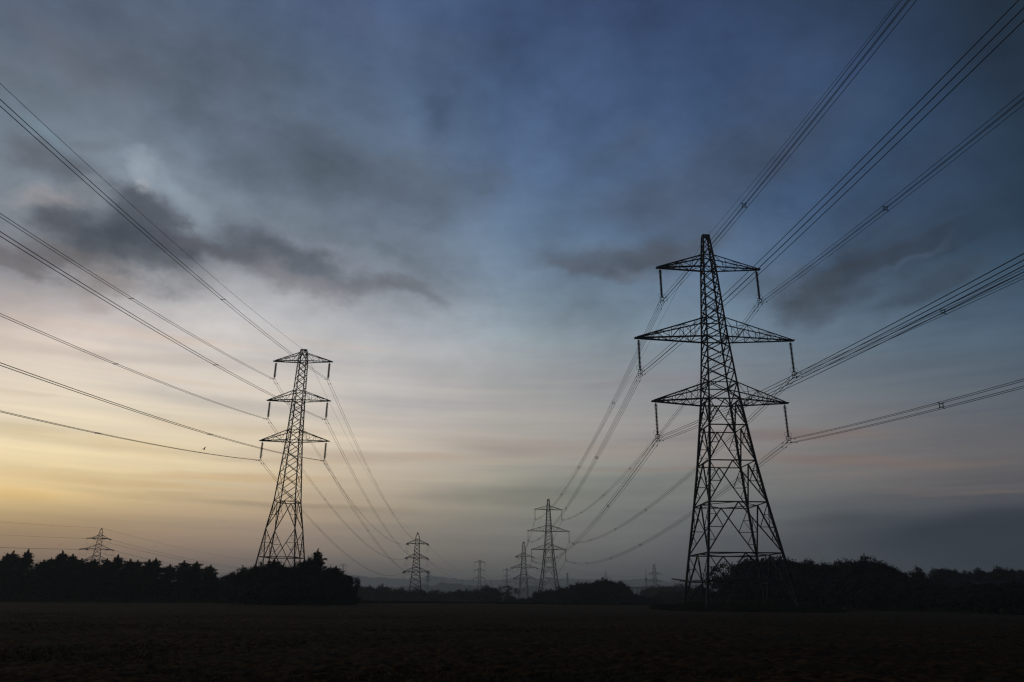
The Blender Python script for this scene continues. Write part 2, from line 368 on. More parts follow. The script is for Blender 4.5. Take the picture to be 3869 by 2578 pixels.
gm = bpy.data.materials.new('harvested_field'); gm.use_nodes = True; nt = gm.node_tree; b = nt.nodes['Principled BSDF']
b.inputs['Roughness'].default_value = 1.; b.inputs['Specular IOR Level'].default_value = .05
tcn = N('ShaderNodeTexCoord', nt)
def gn(scale, det, sx=1, sy=1):
    mp = N('ShaderNodeMapping', nt); mp.inputs['Scale'].default_value = (sx, sy, 1); LK(tcn.outputs['Object'], mp.inputs[0], nt)
    n = N('ShaderNodeTexNoise', nt); n.inputs['Scale'].default_value = scale; n.inputs['Detail'].default_value = det; n.inputs['Roughness'].default_value = .65; LK(mp.outputs[0], n.inputs['Vector'], nt); return n.outputs['Fac']
def gr(x, a, b_, lo=0., hi=1.):
    mr = N('ShaderNodeMapRange', nt)
    for i, v in enumerate((a, b_, lo, hi)): mr.inputs[i + 1].default_value = v
    LK(x, mr.inputs[0], nt); return mr.outputs[0]
soil, straw, weed = (.015, .0062, .002), (.105, .048, .011), (.028, .026, .010)
c = MIXC(gr(gn(2.6, 8), .42, .6), soil, straw, nt)
c = MIXC(gr(gn(.22, 5, 1, 2.2), .48, .62), c, weed, nt)
c = MIXC(gr(gn(.05, 3, .6, 2.5), .35, .7, .0, .6), c, soil, nt)
LK(c, b.inputs['Base Color'], nt)
bp = N('ShaderNodeBump', nt); bp.inputs['Strength'].default_value = 1.; bp.inputs['Distance'].default_value = .12; LK(gn(4., 8), bp.inputs['Height'], nt); LK(bp.outputs[0], b.inputs['Normal'], nt)
me.materials.append(gm)
ground = bpy.data.objects.new('ground', me); COL.objects.link(ground); ground['kind'] = 'structure'
ground['label'] = 'dark harvested field with clods and stubble'
def tz(x, y): return float(terrain(np.array([x]), np.array([y]))[0])

# ------------------------------------------------------------------ lattice pylons
def interp(prof, z):
    for (z0, w0), (z1, w1) in zip(prof, prof[1:]):
        if z <= z1: return w0 + (w1 - w0) * (z - z0) / (z1 - z0)
    return prof[-1][1]
def corner(w, k): return ((-w, -w), (w, -w), (w, w), (-w, w))[k]
def P3(w, k, z): x, y = corner(w, k); return Vector((x, y, z))
def lattice(prof, belts, xs_, top, ww, redundants=True, diamond=(), inv=()):
    """braces of the four faces. belts: heights of the inverted-V panels from the ground up; xs_: heights of the X panels; returns one mesh builder"""
    mb = MB(); wl, wb, wr_ = ww
    for z0, z1 in zip(belts, belts[1:]):
        a0, a1 = interp(prof, z0), interp(prof, z1)
        flip = z0 in inv
        for k in range(4):
            A, B = P3(a0, k, z0), P3(a0, (k + 1) % 4, z0); C, D = P3(a1, k, z1), P3(a1, (k + 1) % 4, z1)
            if flip: A, B, C, D = C, D, A, B
            M = (C + D) / 2; out = ((A + B) / 2 - Vector((0, 0, (A.z + B.z) / 2))).normalized()
            if not flip: mb.bar(C, D, wb, hint=out)
            for q0, qt in ((A, C), (B, D)):
                mb.bar(q0, M, wb * 1.1, hint=out)
                if redundants:
                    L = lambda t: q0 + (qt - q0) * t
                    G = lambda t: q0 + (M - q0) * t
                    mb.bar(L(.5), G(.5), wr_, hint=out); mb.bar(qt, G(.5), wr_, hint=out)
                    mb.bar(L(.25), G(.25), wr_ * .8, hint=out); mb.bar(L(.5), G(.25), wr_ * .8, hint=out)
                    H = qt + (G(.5) - qt) * .5; mb.bar(L(.75), H, wr_ * .8, hint=out); mb.bar(L(.5), H, wr_ * .8, hint=out)
    for z in diamond:
        a = interp(prof, z); ms = [(P3(a, k, z) + P3(a, (k + 1) % 4, z)) / 2 for k in range(4)]
        for k in range(4): mb.bar(ms[k], ms[(k + 1) % 4], wr_)
    for n_, (z0, z1) in enumerate(zip(xs_, xs_[1:])):
        a0, a1 = interp(prof, z0), interp(prof, z1)
        for k in range(4):
            A, B = P3(a0, k, z0), P3(a0, (k + 1) % 4, z0); C, D = P3(a1, k, z1), P3(a1, (k + 1) % 4, z1)
            out = ((A + B) / 2 - Vector((0, 0, (A.z + B.z) / 2))).normalized()
            mb.bar(A, D, wb * .85, hint=out); mb.bar(B + out * -.03, C + out * -.03, wb * .85, hint=out)
    return mb
def ring(mb, prof, z, w):
    a = interp(prof, z)
    for k in range(4): mb.bar(P3(a, k, z), P3(a, (k + 1) % 4, z), w)
def arm_mesh(prof, z, half, rise, side, w, n, tip=.3, depth=.28):
    mb = MB(); w0, w1 = interp(prof, z), interp(prof, z + rise)
    tipz = z + .02
    bot = [Vector((side * w0, sy * w0, z)) for sy in (-1, 1)]; topc = [Vector((side * w1, sy * w1, z + rise)) for sy in (-1, 1)]
    tb = [Vector((side * half, sy * depth / 2, tipz)) for sy in (-1, 1)]
    for i in (0, 1):
        mb.bar(bot[i], tb[i], w * 1.5); mb.bar(topc[i], tb[i] + Vector((0, 0, .10)), w * 1.2)
    mb.bar(tb[0] + Vector((side * tip, -.05, 0)), tb[0] - Vector((side * .5, 0, 0)), w * 1.3, False); mb.bar(tb[1] + Vector((side * tip, .05, 0)), tb[1] - Vector((side * .5, 0, 0)), w * 1.3, False)
    mb.bar(tb[0], tb[1], w * 1.2, False)
    pts = lambda a, b, t: a + (b - a) * t
    ts = [i / n for i in range(n)]
    for i, t in enumerate(ts):
        t2 = min((i + 1) / n, .97)
        for s_ in (0, 1):
            B0, B1 = pts(bot[s_], tb[s_], t), pts(bot[s_], tb[s_], t2); T0, T1 = pts(topc[s_], tb[s_], t), pts(topc[s_], tb[s_], t2)
            if i > 0: mb.bar(B0, T0, w * .5)
            if i < n - 1: mb.bar(T0 if i % 2 == 0 else B0, B1 if i % 2 == 0 else T1, w * .5)
        if i > 0: mb.bar(pts(bot[0], tb[0], t), pts(bot[1], tb[1], t), w * .5)
        if i < n - 1:
            mb.bar(pts(bot[i % 2], tb[i % 2], t), pts(bot[1 - i % 2], tb[1 - i % 2], t2), w * .5)
            mb.bar(pts(topc[i % 2], tb[i % 2], t), pts(topc[1 - i % 2], tb[1 - i % 2], t2), w * .4)
    return mb
def discs(mb, org, ax, L, r, n, seg=10):
    prof = [(0, r * .3)]
    st = L / n
    for i in range(n):
        t = st * (i + .15); prof += [(t, r * .32), (t + st * .2, r * .55), (t + st * .45, r), (t + st * .6, r * .97), (t + st * .62, r * .35)]
    prof += [(L, r * .3)]
    mb.lathe(prof, org, ax, seg)
def loop_pts(c, ax1, ax2, a, b, n=14): return [Vector(c) + Vector(ax1) * (a * math.cos(2 * PI * i / n)) + Vector(ax2) * (b * math.sin(2 * PI * i / n)) for i in range(n)]

def susp_string(root, x, z, L, nd, quad):
    s_ = 1 if x > 0 else -1
    mb = MB(); mb.tube([(0, 0, 0), (0, 0, -.28)], .035)
    hl = .75 if quad else .35
    discs(mb, (0, 0, -.28), (0, 0, -1), L - hl - .3, .19 if quad else .205, nd)
    mb.tube([(0, 0, -(L - hl - .05)), (0, 0, -(L - .1))], .035)
    st = mb.build('insulator_string', GLASSY, root); st.location = (x, 0, z)
    yk = MB()
    if quad:
        for dz in (-(L - hl), -(L - .22)):
            yk.tube([(-.30, 0, dz - .16), (-.22, 0, dz - .02), (0, 0, dz + .05), (.22, 0, dz - .02), (.30, 0, dz - .16)], .045, 6)
        for sx in (-.25, .25):
            for dz in (-L - .0 + .45, -L - .05): yk.tube([(sx, -.2, dz), (sx, .2, dz)], .05, 6)
    else:
        yk.tube([(-.2, 0, -L), (0, 0, -L + .28), (.2, 0, -L)], .03, 5)
        yk.tube([(-.2, -.15, -L), (-.2, .15, -L)], .035, 5); yk.tube([(.2, -.15, -L), (.2, .15, -L)], .035, 5)
    yk.build('yoke', DARKM, st)
    if quad:
        for sy in (-1, 1):
            h = MB(); h.tube(loop_pts((sy * .30, sy * .12, -(L - hl - .22)), (1, 0, 0), (.15 * sy, .1, .98), .24, .34), .017, 5, True); h.build('arcing_ring', DARKM, st)
            h = MB(); h.tube([(sy * .05, 0, -.3), (sy * .22, 0, -.5), (sy * .24, 0, -.95), (sy * .16, 0, -1.1)], .012, 5); h.build('arcing_horn', DARKM, st)
    else:
        h = MB(); h.tube([(0, 0, -(L - .5)), (.2, .05, -(L - .7)), (.22, .05, -(L - 1.1))], .014, 5); h.build('arcing_horn', DARKM, st)
def tens_string(root, tip, d, L, nd, quad, dr):
    d = Vector(d).normalized(); a = Vector((d.y, -d.x, 0)).normalized(); mb = MB()
    for o in ((-.2, .2) if True else (0,)):
        discs(mb, Vector(tip) + a * o + d * .25, d, L - .6, dr, nd, 8)
    mb.tube([tip, Vector(tip) + d * .3], .05, 5); mb.tube([Vector(tip) + d * (L - .4) - a * .25, Vector(tip) + d * (L - .4) + a * .25], .05, 5)
    mb.tube([Vector(tip) + d * (L - .4), Vector(tip) + d * L], .05, 5)
    o = mb.build('tension_insulator', GLASSY, root)
    return Vector(tip) + d * L

def pylon(name, spec, loc, rz, z_ground, tens=None, detail=True):
    """lattice transmission tower; loc is the tower axis at its datum, legs reach down to z_ground"""
    root = empty(name, (loc[0], loc[1], loc[2]), rz)
    prof = list(spec['prof']); zg = z_ground - loc[2]
    dw = (prof[1][1] - prof[0][1]) / (prof[1][0] - prof[0][0])
    if zg < prof[0][0] - .05: prof = [(zg, prof[0][1] + dw * (zg - prof[0][0]))] + prof
    wl = spec['wl']
    for k in range(4):
        mb = MB()
        for (z0, w0), (z1, w1) in zip(prof, prof[1:]):
            cxy = corner(1, k); t = wl * (1.0 if z0 < spec['arms'][2][0] else .72)
            ins_ = t / 2
            mb.bar(P3(w0 - ins_ * .3, k, z0 - (.25 if z0 == prof[0][0] else 0)), P3(w1 - ins_ * .3, k, z1), t)
        if detail and k == 0:
            z = 3.2
            while z < prof[-1][0] - 3:
                w = interp(prof, z); mb.bar((-w, -w, z), (-w - .17, -w - (.0), z), .025, False); mb.bar((-w, -w, z + .35), (-w, -w - .17, z + .35), .025, False); z += .7
        if detail:   # concrete stub the leg stands on
            w = prof[0][1]; c = P3(w, k, 0); f = MB(); f.lathe([(0, .42), (.32, .38), (.36, .30)], (c.x, c.y, prof[0][0] - .3), (0, 0, 1), 12)
            f.build('footing', CONC, root)
        mb.build('leg', STEEL, root)
    belts = list(spec['belts']); belts[0] = prof[0][0]
    mb = lattice(prof, belts, spec['xs'], prof[-1][0], (wl, wl * .55, wl * .33), True, spec.get('diamond', ()), spec.get('inv', ()))
    for z, a, r in spec['arms']: ring(mb, prof, z, wl * .6); ring(mb, prof, z + r, wl * .5)
    mb.build('bracing', STEEL, root)
    pk = MB(); zt, wt = prof[-1]
    if wt > .2: ring(pk, prof, zt - .02, wl * .8); pk.bar((-wt - .1, 0, zt + .05), (wt + .1, 0, zt + .05), wl * .6, False); pk.bar((-wt, -wt, zt), (wt, wt, zt), wl * .4); pk.tube([(0, 0, zt + .05), (0, 0, zt - .3)], .04)
    else: pk.box((-.22, -.22, zt - .15), (.22, .22, zt + .1)); pk.tube([(0, -.4, zt), (0, .4, zt)], .05)
    pk.build('earth_wire_peak', STEEL, root)
    ends = {}
    for li, (z, a, r) in enumerate(spec['arms']):
        for sd in (-1, 1):
            arm_mesh(prof, z, a, r, sd, wl * .5, spec['narm'][li], depth=.28 if tens is None else .5).build('crossarm', STEEL, root)
            if tens is None:
                k = .25; susp_string(root, sd * (a - k), z, spec['L'], spec['nd'], spec['quad'])
                ends[(sd, li)] = (Vector((sd * (a - k), 0, z - spec['L'] + (.15 if spec['quad'] else 0))),) * 2
            else:
                tip = Vector((sd * (a - .05), 0, z - .08)); e = []
                for d in tens:
                    dl = Matrix.Rotation(-rz, 3, 'Z') @ Vector(d); dl.z = -.13; dl.normalize()
                    e.append(tens_string(root, tip, dl, spec['L'], spec['nd'], spec['quad'], spec.get('dr', .21)))
                j = MB(); p0, p1 = e; n_ = 14; dp = spec.get('loop', 3.6)
                for off in ((-.2, .2)):
                    j.tube([p0 + (p1 - p0) * (i / n_) + Vector((off, 0, -dp * (1 - (2 * i / n_ - 1) ** 4))) for i in range(n_ + 1)], .022, 5)
                j.build('jumper_loop', WIRE, root)
                ends[(sd, li)] = tuple(e)
    ends['top'] = (Vector((0, 0, zt)),) * 2
    M = Matrix.Translation(Vector(loc)) @ Matrix.Rotation(rz, 4, 'Z')
    return root, {k: tuple(M @ p for p in v) for k, v in ends.items()}

BIG = dict(prof=[(0, 5.44), (6.52, 4.48), (12.55, 3.60), (17.75, 2.93), (22.4, 2.43), (25.95, 2.06), (34.8, 1.42), (45.4, .86), (50.6, .43)], wl=.26,
           belts=[0, 6.52, 12.55, 17.75, 22.4, 25.95], xs=[25.95, 28.2, 29.9, 31.6, 33.2, 34.8, 36.3, 37.7, 39.3, 40.9, 42.4, 43.9, 45.4, 47.3, 49., 50.5], diamond=(12.55, 6.52),
           arms=[(45.41, 7.11, 1.9), (34.8, 10.69, 2.8), (25.95, 8.85, 2.3)], narm=[4, 6, 5], L=5.24, nd=23, quad=True)
SLIM = dict(prof=[(0, 3.75), (6.9, 2.86), (11.2, 2.31), (15.5, 1.72), (25.5, 1.08), (32.4, .86), (39.4, .70), (40.5, .60), (41.5, .45)], wl=.185,
            belts=[0, 6.9, 11.2, 15.5], inv=(6.9,), xs=[15.5, 17.9, 20.1, 22.1, 23.9, 25.5, 27.1, 28.6, 30., 31.2, 32.4, 33.7, 35., 36.2, 37.3, 38.4, 39.4, 41.3], diamond=(15.5, 6.9),
            arms=[(39.4, 4.86, 1.5), (32.43, 5.13, 1.6), (25.52, 5.54, 1.7)], narm=[4, 4, 4], L=3.25, nd=17, quad=False)
def shifted(sp, **kw): d = dict(sp); d.update(kw); return d
# main right-hand pylon
AZ_, BZ_ = math.radians(1.3786), math.radians(8.7177)
A_loc, B_loc = (27.685, 93.456, 0.), (19.067, 373.63, -2.94)
pyA, endA = pylon('lattice_pylon', BIG, A_loc, AZ_, .1)
tag(pyA, 'tall dark lattice pylon nearest the viewer, right of centre, standing in rough grass', 'pylon')
# anti-climbing guard and plates, on the near pylon only
g = MB(); zg_ = 3.35; w = interp(BIG['prof'], zg_)
for k in range(4):
    a, b_ = P3(w, k, zg_), P3(w, (k + 1) % 4, zg_); nrm = ((a + b_) / 2 - Vector((0, 0, zg_))).normalized()
    for t in (.0, .25, .75, 1.): p = a + (b_ - a) * t; g.bar(p - nrm * .1, p + nrm * .75 + Vector((0, 0, .12)), .07)
    for t in (.2, .45, .7): g.tube([a + nrm * t + (a - b_).normalized() * t + Vector((0, 0, .12 * t)), b_ + nrm * t + (b_ - a).normalized() * t + Vector((0, 0, .12 * t))], .018, 5)
g.bar(P3(w, 3, zg_) + Vector((-1.9, -.2, .35)), P3(w, 0, zg_) + Vector((.5, 0, -.35)), .15)
g.build('anti_climbing_guard', STEEL, pyA)
pl = MB(); w = interp(BIG['prof'], 5.8); pl.box((-w - .06, -.9, 5.45), (-w - .02, -.35, 6.25)); pl.box((-w - .09, -.75, 5.2), (-w - .065, -.5, 5.5))
pl.build('warning_plate', YELLOW, pyA)
# the same type, next along the line
pyB = copy_tree(pyA); pyB.location = B_loc; pyB.rotation_euler[2] = BZ_
tag(pyB, 'wide-armed lattice pylon in the middle distance, rising behind the left end of the rounded thicket', 'pylon')
for ch in list(pyB.children):
    if ch.name.split('.')[0] in ('anti_climbing_guard', 'warning_plate'): bpy.data.objects.remove(ch)
MB_ = Matrix.Translation(Vector(B_loc)) @ Matrix.Rotation(BZ_, 4, 'Z'); MA_ = (Matrix.Translation(Vector(A_loc)) @ Matrix.Rotation(AZ_, 4, 'Z')).inverted()
endB = {k: tuple(MB_ @ (MA_ @ p) for p in v) for k, v in endA.items()}
# tension tower C
def place_top(u, v, Y): p = at(u, v, Y); return p
Ct = at(1979, 2048, 650.); Dt = at(2471, 2131, 1050.)
def zpx(u, v, Y): return at(u, v, Y).z
C_g = tz(Ct.x, Ct.y); za = [zpx(1979, 2103, 650) - C_g, zpx(1979, 2146, 650) - C_g, zpx(1979, 2185, 650) - C_g]; zt_ = Ct.z - C_g
BT = dict(prof=[(0, 5.3), (8.5, 4.0), (za[2], 2.9), (za[1], 2.1), (za[0], 1.75), (zt_ - 3, 1.1), (zt_, .75)], wl=.38, belts=[0, 8.5, 14.5, za[2]],
          xs=[za[2] + (za[1] - za[2]) * i / 4 for i in range(5)] + [za[1] + (za[0] - za[1]) * i / 4 for i in range(1, 5)] + [za[0] + (zt_ - za[0]) * i / 6 for i in range(1, 7)],
          arms=[(za[0], 7.1, 2.4), (za[1], 11.0, 3.2), (za[2], 8.7, 3.0)], narm=[4, 6, 5], L=5.4, nd=18, quad=True, loop=4.4)
dCB = (Vector(B_loc) - Vector((Ct.x, Ct.y, 0))).normalized(); dCD = (Vector((Dt.x, Dt.y, 0)) - Vector((Ct.x, Ct.y, 0))).normalized()
pyC, endC = pylon('lattice_pylon', BT, (Ct.x, Ct.y, C_g), math.radians(-8), C_g - .3, (dCB, dCD), False)
tag(pyC, 'hazy angle pylon with looped jumpers, standing just left of the middle-distance wide-armed pylon', 'pylon')
D_g = tz(Dt.x, Dt.y); sD = (Dt.z - D_g)
ED = Vector((560, 1480, 0)); dDE = (ED - Vector((Dt.x, Dt.y, 0))).normalized()
DT = dict(prof=[(0, 5.3), (9, 3.9), (16, 2.8), (24, 2.2), (sD - 13.2, 1.9), (sD - 3, 1.3), (sD, .12)], wl=.44, belts=[0, 9, 16], xs=[16, 18.5, 21, 24, 26.5, 29] + [29 + (sD - 29) * i / 5 for i in range(1, 6)],
          arms=[(sD - 13.2, 8.6, 2.6), (sD - 22.5, 8.9, 2.6), (sD - 31, 8.7, 2.6)], narm=[4, 4, 4], L=5.4, nd=14, quad=True, loop=4.2)
pyD, endD = pylon('lattice_pylon', DT, (Dt.x, Dt.y, D_g), math.radians(-30), D_g - .3, (-dCD, dDE), False)
tag(pyD, 'faint spike-topped pylon far off, left of the big right-hand pylon and beside the thin mast', 'pylon')
# left line
L_loc = (-36.10, 119.59, 0.); pyL, endL = pylon('lattice_pylon', SLIM, L_loc, math.radians(-.08), .0)
tag(pyL, 'slender lattice pylon on the left, its feet hidden in the dark bushes', 'pylon')
M_loc = Vector((-48.03, 388.07, 0)); M_g = -9.0; zm = [26.28 - M_g, 19.21 - M_g, 12.39 - M_g]; mt_ = 31.9 - M_g
ST = dict(prof=[(0, 4.6), (8, 3.5), (14, 2.75), (zm[2], 2.0), (zm[1], 1.5), (zm[0], 1.15), (mt_ - 2.6, 1.0), (mt_, .12)], wl=.32, belts=[0, 8, 14], xs=[14, 16.5, 19, zm[2]] + [zm[2] + 6.8 * i / 4 for i in range(1, 5)] + [zm[1] + 7.07 * i / 4 for i in range(1, 5)] + [mt_ - 2.6, mt_ - .1],
          arms=[(zm[0], 5.30, 1.9), (zm[1], 5.5, 1.9), (zm[2], 6.3, 2.1)], narm=[4, 4, 4], L=3.4, nd=14, quad=False, loop=3.6)
Cp = at(1813, 2116, 690.); C3 = at(1915, 2148, 930.)
dML = (Vector(L_loc) - M_loc).normalized(); dMC = (Vector((Cp.x, Cp.y, 0)) - M_loc).normalized()
pyM, endM = pylon('lattice_pylon', ST, (M_loc.x, M_loc.y, M_g), math.radians(8.7), M_g - .3, (dML, dMC), False)
tag(pyM, 'angle pylon with pointed peak between the left bushes and photo centre, three sagging looped arms', 'pylon')
FARP, endFar = pylon('lattice_pylon', shifted(SLIM, wl=.30), (Cp.x, Cp.y, Cp.z - 41.5), 0., Cp.z - 41.5, None, False)
far_used = []
def slim_copy(top, rz, label):
    g0 = tz(top.x, top.y); o = copy_tree(FARP) if far_used else FARP; far_used.append(1); o.location = (top.x, top.y, top.z - 41.5); o.rotation_euler[2] = rz
    tag(o, label, 'pylon', 'small far-off pylons')
    Mx = Matrix.Translation(o.location) @ Matrix.Rotation(rz, 4, 'Z'); Mi = Matrix.Translation(Vector((Cp.x, Cp.y, Cp.z - 41.5))).inverted()
    return {k: tuple(Mx @ (Mi @ p) for p in v) for k, v in endFar.items()}
endCp = slim_copy(Cp, math.radians(4), 'pale slim pylon with hanging insulators over the rounded dark tree right of the pointed-peak pylon')
endC3 = slim_copy(C3, math.radians(4), 'very faint slim pylon behind the small open-crowned tree, next to the hazy angle pylon')
slim_copy(at(1618, 2155, 1180.), math.radians(-30), 'faint slim pylon just right of the foot of the pointed-peak pylon')
endP1 = slim_copy(at(1298, 2130, 960.), math.radians(15), 'faint slim pylon peeping over the right slope of the dark left bushes')
slim_copy(at(1747, 2190, 1900.), math.radians(20), 'tiny faded pylon against the hills left of the pale slim pylon')
slim_copy(at(1857, 2190, 1900.), math.radians(60), 'tiny faded pylon against the hills right of the pale slim pylon')
slim_copy(at(2144, 2164, 1250.), math.radians(70), 'faded narrow pylon seen edge-on between the wide-armed pylon and the rounded bushes')
pw = copy_tree(pyD); tpp = at(2288, 2158, 1500.); pw.location = (tpp.x, tpp.y, tpp.z - sD); pw.rotation_euler[2] = math.radians(-12)
tag(pw, 'tiny cross-shaped pylon top showing above the highest of the rounded bushes', 'pylon')
# far left pylon
FLt = at(385, 1996, 490.); FL_g = tz(FLt.x, FLt.y); sF = FLt.z - FL_g
FS = dict(prof=[(0, 4.4), (8, 3.5), (14, 2.9), (19.8, 2.35), (sF - 13.2, 1.8), (sF - 6.4, 1.35), (sF - 2.4, 1.0), (sF, .12)], wl=.34, belts=[0, 8, 14], xs=[14, 17, 19.8, 22, 24.5, sF - 13.2, sF - 11, sF - 8.7, sF - 6.4, sF - 4.4, sF - 2.4, sF - .2],
          arms=[(sF - 6.4, 4.6, 2.0), (sF - 13.2, 7.5, 2.6), (sF - 20., 6.4, 2.6)], narm=[3, 4, 4], L=3.6, nd=10, quad=False, loop=3.4, dr=.34)
K2 = Vector((-420, 300, 0)); P1c = at(1298, 2130, 960.)
dF1 = (K2 - Vector((FLt.x, FLt.y, 0))).normalized(); dF2 = (Vector((P1c.x, P1c.y, 0)) - Vector((FLt.x, FLt.y, 0))).normalized()
pyF, endF = pylon('lattice_pylon', FS, (FLt.x, FLt.y, FL_g), math.radians(28), FL_g - .3, (dF1, dF2), False)
tag(pyF, 'small angle pylon at far left, its lower half sunk behind the ragged cypress row', 'pylon')

# ------------------------------------------------------------------ conductors
LV = ['top', 'middle', 'bottom']
def span_pts(P0, P1, s, n, off=(0, 0)):
    P0, P1 = Vector(P0), Vector(P1); d = (P1 - P0); h = Vector((-d.y, d.x, 0)).normalized()
    if h.x < 0: h = -h
    out = []
    for i in range(n + 1):
        t = i / n; p = P0 + d * t; p.z -= 4 * s * t * (1 - t); out.append(p + h * off[0] + Vector((0, 0, off[1])))
    return out
QUAD = [(-.25, .23), (.25, .23), (-.25, -.27), (.25, -.27)]; TWIN = [(-.2, 0), (.2, 0)]
def spacer(parent, c, d, quad):
    d = Vector(d).normalized(); h = Vector((-d.y, d.x, 0)).normalized(); u = h.cross(d).normalized()
    if u.z < 0: u = -u
    mb = MB()
    if quad:
        mb.tube([c + (h * math.cos(2 * PI * i / 12) + u * math.sin(2 * PI * i / 12)) * .15 for i in range(12)], .022, 5, True)
        for sx in (-1, 1):
            for sy in (-1, 1): mb.tube([c + h * .1 * sx + u * .1 * sy, c + (h * .26 * sx + u * .26 * sy)], .026, 5); mb.tube([c + h * .25 * sx + u * .25 * sy - d * .07, c + h * .25 * sx + u * .25 * sy + d * .07], .042, 6)
        fr = [c + h * .19 * a + u * .19 * b_ for a, b_ in ((-1, -1), (1, -1), (1, 1), (-1, 1))]
        for i in range(4): mb.tube([fr[i], fr[(i + 1) % 4]], .018, 5)
    else:
        mb.tube([c - h * .22, c + h * .22], .028, 5)
        for sx in (-1, 1): mb.tube([c + h * .2 * sx - d * .09, c + h * .2 * sx + d * .09], .045, 6)
    mb.build('spacer', DARKM, parent)
def damper(parent, p, d):
    d = Vector(d).normalized(); q = p - Vector((0, 0, .09)); mb = MB()
    mb.tube([p, q], .018, 5); mb.tube([q - d * .2, q + d * .2], .01, 5)
    for s_ in (-1, 1): mb.tube([q + d * s_ * .13, q + d * s_ * .24], .042, 6)
    mb.build('vibration_damper', DARKM, parent)
def bundle(P0, P1, sag, kind, label, group, sp=(), r=.0145, n=56, dampers=0, cat='power cable', dn=1):
    P0, P1 = Vector(P0), Vector(P1); root = empty('conductor_bundle', P0); tag(root, label, cat, group)
    P1 = P1 - P0; z = Vector((0, 0, 0)); d = P1.normalized()
    offs = QUAD if kind == 4 else TWIN if kind == 2 else [(0, 0)]
    for o in offs:
        mb = MB(); mb.tube(span_pts(z, P1, sag, n, o), r, 5); mb.build('wire', WIRE, root)
    for t in sp:
        q = span_pts(z, P1, sag, 1000)
        i = int(t * 1000); spacer(root, q[i] + Vector((0, 0, -.02 if kind == 4 else 0)), q[i + 1] - q[i - 1], kind == 4)
    if dampers:
        L = P1.length
        for (ox, oz) in offs:
            q = span_pts(z, P1, sag, 2000, (ox, oz)); i = max(2, int((1.5 + (.25 if oz < 0 else 0)) / L * 2000)); damper(root, q[i], q[i + 1] - q[i - 1])
    return root
def earth(P0, P1, sag, label, n=56, r=.011):
    P0, P1 = Vector(P0), Vector(P1); mb = MB(); mb.tube(span_pts(Vector((0, 0, 0)), P1 - P0, sag, n), r, 5); o = mb.build('earth_wire', WIRE); o.location = P0
    tag(o, label, 'earth wire', 'earth wires on the pylon tops'); return o
SIDE = {-1: 'left', 1: 'right'}
def far_end(loc, base, rz_dir, half_sd, z):
    v = (Vector((loc[0], loc[1], 0)) - Vector((base[0], base[1], 0))).normalized(); n_ = Vector((-v.y, v.x, 0))
    return Vector((loc[0], loc[1], 0)) + n_ * half_sd + Vector((0, 0, z))
Dn = (39.193, -190.34, 3.237); Kn = (-24.266, -175.86, -5.18)
